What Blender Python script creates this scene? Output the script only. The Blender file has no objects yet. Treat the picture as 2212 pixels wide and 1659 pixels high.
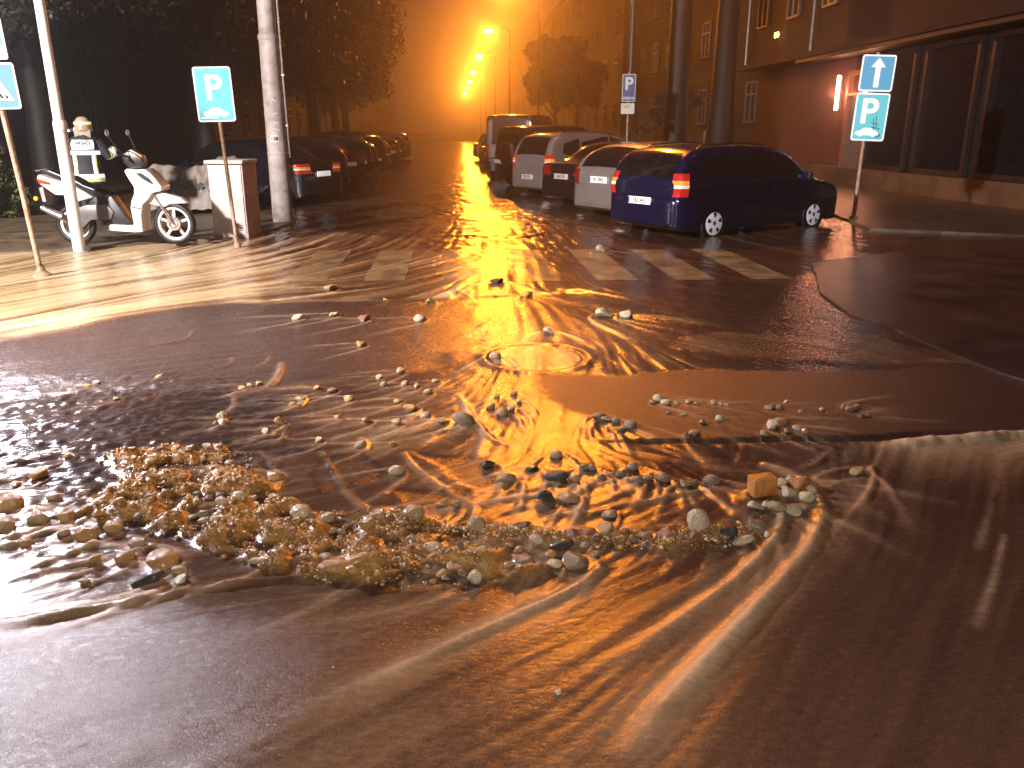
import bpy, bmesh, math, random
import numpy as np
from mathutils import Vector, Matrix

random.seed(7)
RNG = np.random.default_rng(11)
SC = bpy.context.scene
COL = SC.collection
PI = math.pi

# ------------------------------------------------------------------ camera geometry
PITCH = math.radians(17.2)
YAW = math.radians(4.1)
EYE = 1.65

def ground(px, py, z=0.0):
    """Point of the level z seen at a spot of the photograph (2212 px wide): used to survey where things stand."""
    px = np.asarray(px, float); py = np.asarray(py, float)
    x = (px - 1106.0) / 1762.0; y = -(py - 830.0) / 1762.0
    d0 = x; d1 = math.cos(PITCH) + y * math.sin(PITCH); d2 = -math.sin(PITCH) + y * math.cos(PITCH)
    c, s = math.cos(YAW), math.sin(YAW)
    wx = d0 * c + d1 * s; wy = -d0 * s + d1 * c
    t = (z - EYE) / d2
    return wx * t, wy * t

def gpt(px, py, z=0.0):
    a, b = ground(px, py, z)
    return float(a), float(b)

cam = bpy.data.cameras.new('camera')
cam.sensor_width = 36.0
cam.lens = 28.68
cam.clip_start = 0.05
cam.clip_end = 1500.0
cam_o = bpy.data.objects.new('camera', cam)
COL.objects.link(cam_o)
cam_o.location = (0, 0, EYE)
cam_o.rotation_euler = (PI / 2 - PITCH, 0, -YAW)
SC.camera = cam_o

SC.view_settings.view_transform = 'Standard'
SC.view_settings.look = 'None'
SC.view_settings.exposure = 0.0
SC.render.engine = 'CYCLES'
cy = SC.cycles
cy.use_denoising = True
try:
    cy.denoiser = 'OPENIMAGEDENOISE'
    cy.denoising_input_passes = 'RGB_ALBEDO_NORMAL'
except Exception:
    pass
cy.max_bounces = 6
cy.diffuse_bounces = 2
cy.glossy_bounces = 3
cy.transmission_bounces = 4
cy.transparent_max_bounces = 8
cy.volume_bounces = 0
cy.caustics_reflective = False
cy.caustics_refractive = False
cy.sample_clamp_indirect = 4.0
cy.blur_glossy = 0.5
try:
    cy.use_light_tree = True
except Exception:
    pass

# ------------------------------------------------------------------ materials
MATS = {}

def nodes_of(name):
    m = bpy.data.materials.new(name)
    m.use_nodes = True
    nt = m.node_tree
    return m, nt, nt.nodes['Principled BSDF']

def N(nt, kind, **kw):
    n = nt.nodes.new(kind)
    for k, v in kw.items():
        if k in n.inputs:
            n.inputs[k].default_value = v
        else:
            setattr(n, k, v)
    return n

def mat(name, col, rough=0.5, metal=0.0, coat=0.0, var=0.12, scale=6.0, bump=0.0, bscale=60.0, emit=None, estr=0.0, spec=0.5):
    """A procedural material: two-scale noise varies colour and roughness, optional fine bump."""
    if name in MATS:
        return MATS[name]
    m, nt, b = nodes_of(name)
    tc = N(nt, 'ShaderNodeTexCoord')
    no = N(nt, 'ShaderNodeTexNoise', Scale=scale, Detail=5.0, Roughness=0.6)
    nt.links.new(tc.outputs['Object'], no.inputs['Vector'])
    mr = N(nt, 'ShaderNodeMapRange')
    mr.inputs['From Min'].default_value = 0.3; mr.inputs['From Max'].default_value = 0.7
    mr.inputs['To Min'].default_value = 1 - var * 2; mr.inputs['To Max'].default_value = 1 + var
    nt.links.new(no.outputs['Fac'], mr.inputs['Value'])
    vm = N(nt, 'ShaderNodeVectorMath', operation='SCALE')
    vm.inputs[0].default_value = col[:3]
    nt.links.new(mr.outputs['Result'], vm.inputs['Scale'])
    nt.links.new(vm.outputs['Vector'], b.inputs['Base Color'])
    r2 = N(nt, 'ShaderNodeMapRange')
    r2.inputs['To Min'].default_value = max(0.02, rough - 0.1); r2.inputs['To Max'].default_value = min(1, rough + 0.1)
    nt.links.new(no.outputs['Fac'], r2.inputs['Value'])
    nt.links.new(r2.outputs['Result'], b.inputs['Roughness'])
    b.inputs['Metallic'].default_value = metal
    b.inputs['Coat Weight'].default_value = coat
    b.inputs['Coat Roughness'].default_value = 0.06
    b.inputs['Specular IOR Level'].default_value = spec
    if bump > 0:
        n2 = N(nt, 'ShaderNodeTexNoise', Scale=bscale, Detail=4.0)
        nt.links.new(tc.outputs['Object'], n2.inputs['Vector'])
        bp = N(nt, 'ShaderNodeBump', Strength=bump, Distance=0.02)
        nt.links.new(n2.outputs['Fac'], bp.inputs['Height'])
        nt.links.new(bp.outputs['Normal'], b.inputs['Normal'])
    if emit:
        b.inputs['Emission Color'].default_value = (*emit, 1)
        b.inputs['Emission Strength'].default_value = estr
    MATS[name] = m
    return m

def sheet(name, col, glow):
    """Sign sheeting: wet film, with emission put in for the flash light it would throw back."""
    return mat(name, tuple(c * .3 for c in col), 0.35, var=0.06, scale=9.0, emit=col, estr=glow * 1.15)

# ------------------------------------------------------------------ mesh building
def tag(o, label=None, cat=None, group=None, kind=None):
    if label: o['label'] = label
    if cat: o['category'] = cat
    if group: o['group'] = group
    if kind: o['kind'] = kind
    return o

def empty(name, loc=(0, 0, 0), rotz=0.0, label=None, cat=None, group=None):
    o = bpy.data.objects.new(name, None)
    COL.objects.link(o)
    o.location = loc
    o.rotation_euler = (0, 0, rotz)
    o.empty_display_size = 0.2
    return tag(o, label, cat, group)

def link_mesh(name, me, m=None, parent=None, smooth=False):
    o = bpy.data.objects.new(name, me)
    COL.objects.link(o)
    if parent: o.parent = parent
    if m is not None and len(me.materials) == 0: me.materials.append(m)
    if smooth:
        me.polygons.foreach_set('use_smooth', [True] * len(me.polygons))
    return o

def np_mesh(name, V, F):
    """Mesh from an (n,3) array and an (m,k) array of equal-sided faces."""
    V = np.asarray(V, np.float32); F = np.asarray(F, np.int32)
    me = bpy.data.meshes.new(name)
    me.vertices.add(len(V)); me.vertices.foreach_set('co', V.ravel())
    k = F.shape[1]
    me.loops.add(F.size); me.loops.foreach_set('vertex_index', F.ravel())
    me.polygons.add(len(F))
    me.polygons.foreach_set('loop_start', np.arange(0, F.size, k, dtype=np.int32))
    me.update(calc_edges=True)
    return me

class MB:
    """Collects shapes and links them as one mesh object."""
    def __init__(self):
        self.v = []; self.f = []
    def add(self, vs, fs):
        n = len(self.v)
        self.v += [tuple(p) for p in vs]
        self.f += [tuple(i + n for i in f) for f in fs]
        return self
    def box(self, c, s, rz=0.0, rx=0.0, ry=0.0):
        M = Matrix.Rotation(rz, 3, 'Z') @ Matrix.Rotation(ry, 3, 'Y') @ Matrix.Rotation(rx, 3, 'X')
        vs = []
        for dx in (-.5, .5):
            for dy in (-.5, .5):
                for dz in (-.5, .5):
                    p = M @ Vector((dx * s[0], dy * s[1], dz * s[2]))
                    vs.append((p.x + c[0], p.y + c[1], p.z + c[2]))
        return self.add(vs, [(0, 1, 3, 2), (4, 6, 7, 5), (0, 4, 5, 1), (2, 3, 7, 6), (0, 2, 6, 4), (1, 5, 7, 3)])
    def tube(self, pts, r, n=10, caps=True):
        """A tube along pts; r is one radius or one per point."""
        pts = [Vector(p) for p in pts]
        rs = [r] * len(pts) if not hasattr(r, '__len__') else list(r)
        vs = []; fs = []
        up = Vector((0, 0, 1))
        prev = None
        for i, p in enumerate(pts):
            d = (pts[min(i + 1, len(pts) - 1)] - pts[max(i - 1, 0)])
            if d.length < 1e-9: d = Vector((0, 0, 1))
            d.normalize()
            if prev is None:
                a = d.cross(up)
                if a.length < 1e-3: a = d.cross(Vector((1, 0, 0)))
            else:
                a = prev - d * prev.dot(d)
            a.normalize(); prev = a
            b = d.cross(a)
            for k in range(n):
                t = 2 * PI * k / n
                q = p + (a * math.cos(t) + b * math.sin(t)) * rs[i]
                vs.append(q[:])
        for i in range(len(pts) - 1):
            for k in range(n):
                k2 = (k + 1) % n
                fs.append((i * n + k, i * n + k2, (i + 1) * n + k2, (i + 1) * n + k))
        if caps:
            fs.append(tuple(range(n))[::-1])
            fs.append(tuple((len(pts) - 1) * n + k for k in range(n)))
        return self.add(vs, fs)
    def lathe(self, prof, axis='Z', c=(0, 0, 0), n=24):
        """prof: (radius, height) pairs turned about an axis through c."""
        vs = []; fs = []
        for r, h in prof:
            for k in range(n):
                t = 2 * PI * k / n
                a, b = r * math.cos(t), r * math.sin(t)
                p = (a, b, h) if axis == 'Z' else ((a, h, b) if axis == 'Y' else (h, a, b))
                vs.append((p[0] + c[0], p[1] + c[1], p[2] + c[2]))
        for i in range(len(prof) - 1):
            for k in range(n):
                k2 = (k + 1) % n
                fs.append((i * n + k, i * n + k2, (i + 1) * n + k2, (i + 1) * n + k))
        return self.add(vs, fs)
    def prism(self, poly, y0, y1):
        """Outline in x,z pushed from y0 to y1."""
        n = len(poly)
        vs = [(p[0], y0, p[1]) for p in poly] + [(p[0], y1, p[1]) for p in poly]
        fs = [tuple(range(n))[::-1], tuple(range(n, 2 * n))]
        for i in range(n):
            j = (i + 1) % n
            fs.append((i, j, n + j, n + i))
        return self.add(vs, fs)
    def build(self, name, m, parent=None, smooth=False, bevel=0.0, seg=2):
        me = bpy.data.meshes.new(name)
        me.from_pydata(self.v, [], self.f)
        bm = bmesh.new(); bm.from_mesh(me)
        bmesh.ops.recalc_face_normals(bm, faces=bm.faces)
        if bevel > 0:
            es = [e for e in bm.edges if len(e.link_faces) == 2 and e.calc_face_angle(0) > 0.5]
            bmesh.ops.bevel(bm, geom=es, offset=bevel, segments=seg, affect='EDGES', profile=0.6, clamp_overlap=True)
        bm.to_mesh(me); bm.free()
        me.materials.append(m)
        o = bpy.data.objects.new(name, me)
        COL.objects.link(o)
        if parent: o.parent = parent
        if smooth or bevel > 0:
            me.polygons.foreach_set('use_smooth', [True] * len(me.polygons))
            try:
                me.set_sharp_from_angle(angle=math.radians(38))
            except Exception:
                pass
        return o

def lettering(name, body, size, m, parent, loc, rot=(PI / 2, 0, 0), extr=0.001, sx=1.0, bold=0.0):
    """Writing as a real mesh, lying on its plate."""
    cu = bpy.data.curves.new(name, 'FONT')
    cu.body = body; cu.size = size; cu.extrude = extr; cu.align_x = 'CENTER'; cu.align_y = 'CENTER'
    cu.offset = bold
    t = bpy.data.objects.new(name, cu)
    COL.objects.link(t)
    me = bpy.data.meshes.new_from_object(t.evaluated_get(bpy.context.evaluated_depsgraph_get()))
    bpy.data.objects.remove(t)
    me.name = name
    me.materials.clear(); me.materials.append(m)
    o = bpy.data.objects.new(name, me)
    COL.objects.link(o)
    o.parent = parent; o.location = loc; o.rotation_euler = rot; o.scale = (sx, 1, 1)
    return o

def rounded(w, h, r, n=5):
    pts = []
    for cx, cz, a0 in ((w / 2 - r, h / 2 - r, 0), (-w / 2 + r, h / 2 - r, 90), (-w / 2 + r, -h / 2 + r, 180), (w / 2 - r, -h / 2 + r, 270)):
        for k in range(n + 1):
            a = math.radians(a0 + 90 * k / n)
            pts.append((cx + r * math.cos(a), cz + r * math.sin(a)))
    return pts

# ------------------------------------------------------------------ light
SODIUM = (1.0, 0.26, 0.016)
world = bpy.data.worlds.new('World')
SC.world = world
world.use_nodes = True
wn = world.node_tree
bg = wn.nodes['Background']
sky = N(wn, 'ShaderNodeTexSky')
sky.sky_type = 'NISHITA'
sky.sun_disc = False
sky.sun_elevation = math.radians(-6)
sky.sun_rotation = math.radians(200)
mx = N(wn, 'ShaderNodeMix', data_type='RGBA')
mx.inputs['Factor'].default_value = 0.93
wn.links.new(sky.outputs['Color'], mx.inputs[6])
mx.inputs[7].default_value = (0.38, 0.13, 0.24, 1)      # town glow under rain cloud
wn.links.new(mx.outputs[2], bg.inputs['Color'])
bg.inputs['Strength'].default_value = 0.07

def lamp(name, loc, watts, col, radius, target=None, cone=None, blend=0.5):
    d = bpy.data.lights.new(name, 'SPOT' if cone else 'POINT')
    d.energy = watts; d.color = col; d.shadow_soft_size = radius
    if cone:
        d.spot_size = math.radians(cone); d.spot_blend = blend
    o = bpy.data.objects.new(name, d)
    COL.objects.link(o)
    o.location = loc
    if target is not None:
        o.rotation_euler = (Vector(target) - Vector(loc)).to_track_quat('-Z', 'Y').to_euler()
    return o
# ------------------------------------------------------------------ flood water over the crossing
def smooth(a, b, x):
    t = np.clip((x - a) / (b - a), 0, 1)
    return t * t * (3 - 2 * t)

def seg_dist(X, Y, pts):
    """Distance to a polyline and the place along it (0..1)."""
    best = np.full(X.shape, 1e9); along = np.zeros(X.shape)
    n = len(pts) - 1
    for i in range(n):
        ax, ay = pts[i]; bx, by = pts[i + 1]
        dx, dy = bx - ax, by - ay
        L2 = dx * dx + dy * dy + 1e-12
        t = np.clip(((X - ax) * dx + (Y - ay) * dy) / L2, 0, 1)
        d = np.hypot(X - ax - t * dx, Y - ay - t * dy)
        m = d < best
        best = np.where(m, d, best); along = np.where(m, (i + t) / n, along)
    return best, along

def poly_mask(X, Y, pts, soft):
    inside = np.zeros(X.shape, bool)
    n = len(pts)
    for i in range(n):
        x0, y0 = pts[i]; x1, y1 = pts[(i + 1) % n]
        c = ((y0 > Y) != (y1 > Y)) & (X < (x1 - x0) * (Y - y0) / (y1 - y0 + 1e-12) + x0)
        inside ^= c
    d, _ = seg_dist(X, Y, list(pts) + [pts[0]])
    sd = np.where(inside, -d, d)
    return smooth(soft, -soft, sd)

def W(*pix):
    """Pixel pairs of the photograph -> ground points."""
    return [gpt(pix[i], pix[i + 1]) for i in range(0, len(pix), 2)]

_perm = RNG.integers(0, 1 << 30, 4096)
def vnoise(x, y, seed=0):
    xi = np.floor(x).astype(np.int64); yi = np.floor(y).astype(np.int64)
    fx = x - xi; fy = y - yi
    fx = fx * fx * (3 - 2 * fx); fy = fy * fy * (3 - 2 * fy)
    def h(a, b):
        return (_perm[(a * 73 + b * 1571 + seed * 37 + _perm[(b * 7 + a * 131 + seed) & 4095]) & 4095] & 65535) / 65535.0
    return (h(xi, yi) * (1 - fx) + h(xi + 1, yi) * fx) * (1 - fy) + (h(xi, yi + 1) * (1 - fx) + h(xi + 1, yi + 1) * fx) * fy

def fbm(x, y, oct=4, seed=0):
    s = 0; a = 0.5; t = 0
    for o in range(oct):
        s = s + a * vnoise(x * 2 ** o + o * 17.3, y * 2 ** o - o * 9.1, seed + o); t += a; a *= 0.5
    return s / t

# grid: fine near the kerbside viewer, coarser up the street
xs = [0.0]
while xs[-1] < 12.0:
    xs.append(xs[-1] + 0.0135 + max(0, xs[-1] - 3.2) * 0.011)
xs = np.array([-v for v in xs[:0:-1] if v < 9.6] + xs)
ys = [1.05]
while ys[-1] < 135.0:
    ys.append(ys[-1] + 0.0042 * ys[-1] + 0.0035)
ys = np.array(ys)
GX, GY = np.meshgrid(xs, ys)

# direction of the current, surveyed from the streaks
STREAMS = [
    (1000, 330, 1030, 420, 1085, 500, 1110, 570, 1120, 640), (900, 480, 800, 540, 600, 590, 300, 640, 0, 700),
    (1000, 570, 800, 620, 500, 650, 200, 690, 0, 735), (980, 690, 700, 720, 400, 745, 0, 785),
    (1000, 760, 750, 800, 450, 850, 0, 915), (900, 850, 600, 890, 300, 930, 0, 985), (1000, 930, 700, 980, 400, 1020, 0, 1080),
    (1120, 640, 1150, 740, 1150, 830, 1120, 920, 1080, 1010), (1150, 640, 1400, 690, 1800, 730, 2120, 800),
    (1250, 560, 1500, 600, 1760, 640, 2100, 660), (1250, 960, 1450, 1020, 1650, 1060, 1760, 1080),
    (1200, 900, 1180, 1000, 1060, 1100, 900, 1180, 700, 1230), (1780, 1090, 1740, 1170, 1650, 1300, 1480, 1480, 1330, 1659),
    (1650, 1170, 1500, 1270, 1200, 1400, 800, 1560, 600, 1659), (1290, 1250, 1100, 1340, 850, 1450, 350, 1659),
    (1050, 1280, 800, 1330, 400, 1420, 0, 1520), (700, 1265, 450, 1290, 200, 1330, 0, 1365), (300, 1220, 150, 1240, 0, 1270),
    (2150, 1000, 2130, 1200, 2050, 1400, 1900, 1659), (1950, 990, 1880, 1120, 1750, 1300, 1550, 1659), (2300, 950, 2212, 960, 2100, 975),
    (1700, 1000, 1500, 1060, 1300, 1110, 1100, 1170), (1400, 880, 1700, 910, 2000, 900), (1900, 560, 2212, 600), (2000, 720, 2212, 780)]
fp = []; fd = []
for s in STREAMS:
    p = np.array(W(*s))
    for i in range(len(p) - 1):
        d = p[i + 1] - p[i]; L = np.hypot(*d)
        for k in range(max(1, int(L / 0.5))):
            fp.append(p[i] + d * (k + 0.5) / max(1, int(L / 0.5))); fd.append(d / L)
fp = np.array(fp); fd = np.array(fd)

def flow(X, Y):
    u = np.zeros(X.shape); v = np.zeros(X.shape)
    for (px, py), (dx, dy) in zip(fp, fd):
        w = 1.0 / (((X - px) ** 2 + (Y - py) ** 2) / (0.25 + 0.01 * py * py) + 0.12) ** 2
        u += w * dx; v += w * dy
    n = np.hypot(u, v) + 1e-9
    return u / n, v / n

# streaks: noise smeared along the current, on a lattice of its own
def streaks(cell, x0, x1, y0, y1, half, seed, blur):
    nx, ny = int((x1 - x0) / cell), int((y1 - y0) / cell)
    LX, LY = np.meshgrid(x0 + cell * (np.arange(nx) + .5), y0 + cell * (np.arange(ny) + .5))
    cs = 8
    U, V = flow(LX[::cs, ::cs], LY[::cs, ::cs])
    U = np.repeat(np.repeat(U, cs, 0), cs, 1)[:ny, :nx]; V = np.repeat(np.repeat(V, cs, 0), cs, 1)[:ny, :nx]
    src = np.random.default_rng(seed).random((ny, nx))
    for _ in range(blur):
        src = (src + np.roll(src, 1, 0) + np.roll(src, -1, 0) + np.roll(src, 1, 1) + np.roll(src, -1, 1)) / 5
    acc = src.copy(); tot = 1.0
    for sgn in (1, -1):
        px, py = np.meshgrid(np.arange(nx, dtype=float), np.arange(ny, dtype=float))
        for k in range(half):
            ix = np.clip(px.round().astype(int), 0, nx - 1); iy = np.clip(py.round().astype(int), 0, ny - 1)
            px = px + sgn * U[iy, ix]; py = py + sgn * V[iy, ix]
            ix = np.clip(px.round().astype(int), 0, nx - 1); iy = np.clip(py.round().astype(int), 0, ny - 1)
            w = 1 - k / half
            acc += w * src[iy, ix]
        tot += half / 2
    acc /= acc.mean()
    acc = (acc - 1) / acc.std()
    def sample(X, Y):
        fx = np.clip((X - x0) / cell - .5, 0, nx - 1.001); fy = np.clip((Y - y0) / cell - .5, 0, ny - 1.001)
        i = fx.astype(int); j = fy.astype(int); a = fx - i; b = fy - j
        return (acc[j, i] * (1 - a) + acc[j, i + 1] * a) * (1 - b) + (acc[j + 1, i] * (1 - a) + acc[j + 1, i + 1] * a) * b
    return sample

st_fine = streaks(0.012, -3.6, 3.9, 1.0, 7.0, 34, 3, 1)
st_long = streaks(0.028, -9.0, 9.0, 1.0, 17.0, 46, 5, 2)
near = smooth(7.0, 5.5, GY) * smooth(3.9, 3.3, np.abs(GX))
mid = smooth(17.0, 13.0, GY) * smooth(9.0, 7.5, np.abs(GX))
far_n = (fbm(GX * 0.9, GY * 2.2, 4, 50) - 0.5) * 4
S_f = st_fine(GX, GY) * near
S_l = st_long(GX, GY) * mid + far_n * (1 - mid)
warp = (fbm(GX * 1.7, GY * 1.7, 4, 21) - 0.5)
WX = GX + warp * 0.35; WY = GY + (fbm(GX * 1.7 + 40, GY * 1.7, 4, 22) - 0.5) * 0.35

H = np.zeros(GX.shape); PALE = np.full(GX.shape, 0.42); THIN = np.zeros(GX.shape); FOAM = np.zeros(GX.shape); OCHRE = np.zeros(GX.shape)

def region(pix, soft, warped=True):
    p = W(*pix)
    return poly_mask(WX if warped else GX, WY if warped else GY, p, soft)

# pale sheet of muddy water running off the pavement corner
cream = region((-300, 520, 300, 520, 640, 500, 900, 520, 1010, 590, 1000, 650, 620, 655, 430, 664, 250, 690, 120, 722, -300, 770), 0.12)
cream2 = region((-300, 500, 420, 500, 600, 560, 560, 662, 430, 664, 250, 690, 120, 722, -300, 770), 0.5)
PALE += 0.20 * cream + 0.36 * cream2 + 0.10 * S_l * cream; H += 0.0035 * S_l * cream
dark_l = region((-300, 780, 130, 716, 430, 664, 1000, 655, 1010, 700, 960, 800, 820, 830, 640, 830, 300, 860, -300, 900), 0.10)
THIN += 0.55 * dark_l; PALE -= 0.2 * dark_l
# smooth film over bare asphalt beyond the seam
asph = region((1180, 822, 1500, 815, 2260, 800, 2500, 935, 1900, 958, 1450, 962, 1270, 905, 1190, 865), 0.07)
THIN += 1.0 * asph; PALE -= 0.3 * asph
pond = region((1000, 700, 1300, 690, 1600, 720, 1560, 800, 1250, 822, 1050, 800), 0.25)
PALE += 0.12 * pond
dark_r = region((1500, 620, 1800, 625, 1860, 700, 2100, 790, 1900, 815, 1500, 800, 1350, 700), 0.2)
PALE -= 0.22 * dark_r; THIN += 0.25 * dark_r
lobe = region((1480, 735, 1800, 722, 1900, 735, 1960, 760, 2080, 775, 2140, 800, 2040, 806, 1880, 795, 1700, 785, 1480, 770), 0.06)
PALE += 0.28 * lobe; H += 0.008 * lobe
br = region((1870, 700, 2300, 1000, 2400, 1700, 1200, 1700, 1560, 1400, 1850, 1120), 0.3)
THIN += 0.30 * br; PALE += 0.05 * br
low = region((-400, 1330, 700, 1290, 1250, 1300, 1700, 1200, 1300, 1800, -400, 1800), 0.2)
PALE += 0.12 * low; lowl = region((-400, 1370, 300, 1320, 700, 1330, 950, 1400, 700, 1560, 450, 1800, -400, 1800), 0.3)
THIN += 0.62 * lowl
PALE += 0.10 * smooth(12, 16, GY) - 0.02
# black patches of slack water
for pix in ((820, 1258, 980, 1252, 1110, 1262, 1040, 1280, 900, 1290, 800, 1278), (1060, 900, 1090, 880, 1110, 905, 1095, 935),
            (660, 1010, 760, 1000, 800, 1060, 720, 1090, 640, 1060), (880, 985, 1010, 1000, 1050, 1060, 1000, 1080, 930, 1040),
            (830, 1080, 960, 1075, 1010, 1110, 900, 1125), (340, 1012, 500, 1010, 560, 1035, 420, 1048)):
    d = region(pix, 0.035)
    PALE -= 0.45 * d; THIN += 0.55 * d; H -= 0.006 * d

def ridge(pix, w, h, foam, pale=0.25, taper=(0.1, 0.5), one_sided=0.0):
    """A standing wave or wake crest."""
    p = W(*pix)
    x0 = min(a for a, _ in p) - 6 * w; x1 = max(a for a, _ in p) + 6 * w
    y0 = min(b for _, b in p) - 6 * w; y1 = max(b for _, b in p) + 6 * w
    i0, i1 = np.searchsorted(xs, (x0, x1)); j0, j1 = np.searchsorted(ys, (y0, y1))
    if i1 <= i0 or j1 <= j0: return
    sl = (slice(j0, j1), slice(i0, i1))
    X = GX[sl] + warp[sl] * w * 1.5; Y = GY[sl] + warp[sl] * w * 1.2
    # smooth the polyline
    q = np.array(p)
    for _ in range(2):
        a = 0.75 * q[:-1] + 0.25 * q[1:]; b = 0.25 * q[:-1] + 0.75 * q[1:]
        m = np.empty((2 * len(a), 2)); m[0::2] = a; m[1::2] = b
        q = np.vstack([q[:1], m, q[-1:]])
    d, t = seg_dist(X, Y, [tuple(v) for v in q])
    env = smooth(-0.001, taper[0] + 0.001, t) * smooth(1.001, 1 - taper[1] - 0.001, t)
    ww = w * (0.8 + 0.8 * t)
    g = np.exp(-(d / ww) ** 2) * env
    g2 = np.exp(-(d / (ww * 2.6)) ** 2) * env
    n = 0.45 + 1.1 * fbm(GX[sl] * 6, GY[sl] * 6, 4, 77)
    H[sl] += 0.75 * h * (g * n - 0.25 * g2)
    FOAM[sl] += 0.8 * foam * g * n * np.clip(1.8 * fbm(GX[sl] * 3.1, GY[sl] * 3.1, 3, 78) - .3, 0, 1.2)
    PALE[sl] += pale * g2 * 0.6

# the two long crests round the brick heap and down the road
ridge((1640, 1010, 1700, 1030, 1745, 1050, 1772, 1090, 1782, 1130, 1760, 1180, 1700, 1260, 1620, 1340, 1520, 1450, 1420, 1560, 1330, 1680), 0.026, 0.026, 0.75, 0.45, (0.06, 0.15))
ridge((1690, 1100, 1688, 1150, 1665, 1190, 1600, 1260, 1500, 1330, 1380, 1410, 1250, 1480), 0.022, 0.020, 0.65, 0.38, (0.08, 0.6))
ridge((1300, 1240, 1290, 1255, 1220, 1300, 1100, 1350, 960, 1415, 820, 1480, 640, 1560, 420, 1640), 0.024, 0.018, 0.7, 0.4, (0.05, 0.4))
ridge((1080, 1275, 1000, 1300, 880, 1330, 720, 1365, 560, 1390), 0.012, 0.010, 0.2, 0.2, (0.08, 0.5))
ridge((690, 1262, 560, 1270, 430, 1290, 320, 1312, 200, 1335, 80, 1355, -60, 1372), 0.020, 0.024, 0.2, 0.18, (0.1, 0.1))
ridge((780, 1290, 640, 1310, 480, 1330, 330, 1352, 150, 1375), 0.010, 0.010, 0.15, 0.15, (0.1, 0.4))
ridge((330, 1200, 200, 1225, 90, 1250, -40, 1290), 0.018, 0.02, 0.2, 0.2)
ridge((1640, 1060, 1520, 1070, 1420, 1090, 1310, 1112, 1230, 1140), 0.018, 0.014, 0.34, 0.3, (0.1, 0.4))
ridge((1260, 1075, 1180, 1098, 1120, 1110, 1040, 1140), 0.016, 0.014, 0.32, 0.28, (0.1, 0.4))
ridge((1250, 965, 1400, 990, 1560, 1025, 1690, 1040, 1760, 1070), 0.018, 0.010, 0.2, 0.22, (0.4, 0.1))
ridge((1380, 970, 1560, 1010, 1680, 1020), 0.014, 0.008, 0.15, 0.15)
ridge((1880, 1018, 1888, 1050, 1870, 1090, 1830, 1130, 1780, 1190), 0.014, 0.016, 0.9, 0.3, (0.05, 0.6))
ridge((1850, 1045, 1800, 1060, 1760, 1072), 0.010, 0.01, 0.4, 0.15)
ridge((1910, 960, 1905, 1000, 1870, 1040, 1830, 1060), 0.014, 0.012, 0.3, 0.2)
ridge((1790, 985, 1770, 1010, 1720, 1030), 0.013, 0.012, 0.3, 0.2)
# lamp reflection streaks on the right, painted in as pale ridges
ridge((2160, 1010, 2150, 1070, 2130, 1140, 2110, 1210), 0.012, 0.004, 0.45, 0.08, (0.1, 0.3))
ridge((2170, 1165, 2155, 1230, 2130, 1310, 2105, 1380), 0.013, 0.005, 0.5, 0.08, (0.1, 0.2))
# long braids left of the middle
ridge((868, 985, 890, 1020, 930, 1050, 980, 1085, 1030, 1110, 1010, 1130), 0.010, 0.012, 0.32, 0.3, (0.1, 0.2))
ridge((690, 985, 720, 1030, 750, 1080, 800, 1120, 830, 1150, 850, 1180), 0.010, 0.012, 0.30, 0.3, (0.1, 0.2))
ridge((560, 985, 590, 1020, 612, 1050, 596, 1070, 590, 1100), 0.010, 0.012, 0.3, 0.25)
ridge((610, 790, 606, 815, 585, 845, 545, 862, 500, 872), 0.026, 0.022, 0.34, 0.22)
ridge((585, 778, 575, 795, 545, 803, 500, 806), 0.016, 0.012, 0.22, 0.18)
ridge((500, 780, 505, 795, 470, 806, 400, 812), 0.015, 0.011, 0.2, 0.16)
ridge((420, 722, 418, 738, 370, 748, 300, 760, 210, 772), 0.02, 0.012, 0.2, 0.2)
ridge((505, 860, 512, 885, 490, 905, 450, 918), 0.02, 0.02, 0.34, 0.2)
ridge((660, 865, 655, 885, 630, 895, 605, 908), 0.02, 0.022, 0.36, 0.2)
ridge((480, 900, 488, 925, 470, 938, 440, 950), 0.018, 0.02, 0.32, 0.2)
ridge((610, 925, 622, 950, 605, 968, 560, 975), 0.018, 0.02, 0.36, 0.22)
ridge((780, 955, 795, 975, 775, 988), 0.015, 0.018, 0.4, 0.22)
ridge((990, 860, 1010, 900, 1000, 930, 950, 945, 880, 965, 780, 990, 700, 1000), 0.016, 0.014, 0.4, 0.25, (0.1, 0.5))
ridge((1010, 880, 1020, 920, 1060, 965, 1110, 975, 1090, 1000), 0.018, 0.012, 0.3, 0.22)
ridge((1000, 655, 800, 656, 620, 657, 430, 666, 250, 692, 125, 722, -20, 745), 0.035, 0.022, 0.3, 0.2, (0.3, 0.02))
ridge((1320, 630, 1180, 640, 1060, 645, 950, 652), 0.07, 0.02, 0.25, 0.15)
ridge((1200, 632, 1320, 640, 1390, 660), 0.06, 0.02, 0.25, 0.15)
ridge((1180, 505, 1130, 520, 1060, 515, 980, 510), 0.10, 0.03, 0.0, -0.3)
# the left side: combed glitter lines
for k in range(16):
    y = 822 + k * 10.5 + RNG.uniform(-4, 4); x = RNG.uniform(260, 640) + k * 6
    ridge((x, y, x - 150, y + 9 + k * .6, x - 360, y + 22 + k, x - 620, y + 42 + k), 0.012 + 0.004 * RNG.random(), 0.011, 0.02, 0.03, (0.15, 0.1))
for k in range(11):
    y = 990 + k * 16 + RNG.uniform(-5, 5); x = RNG.uniform(60, 330)
    ridge((x, y, x - 110, y + 10, x - 260, y + 30), 0.012, 0.012, 0.03, 0.03, (0.15, 0.1))

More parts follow.
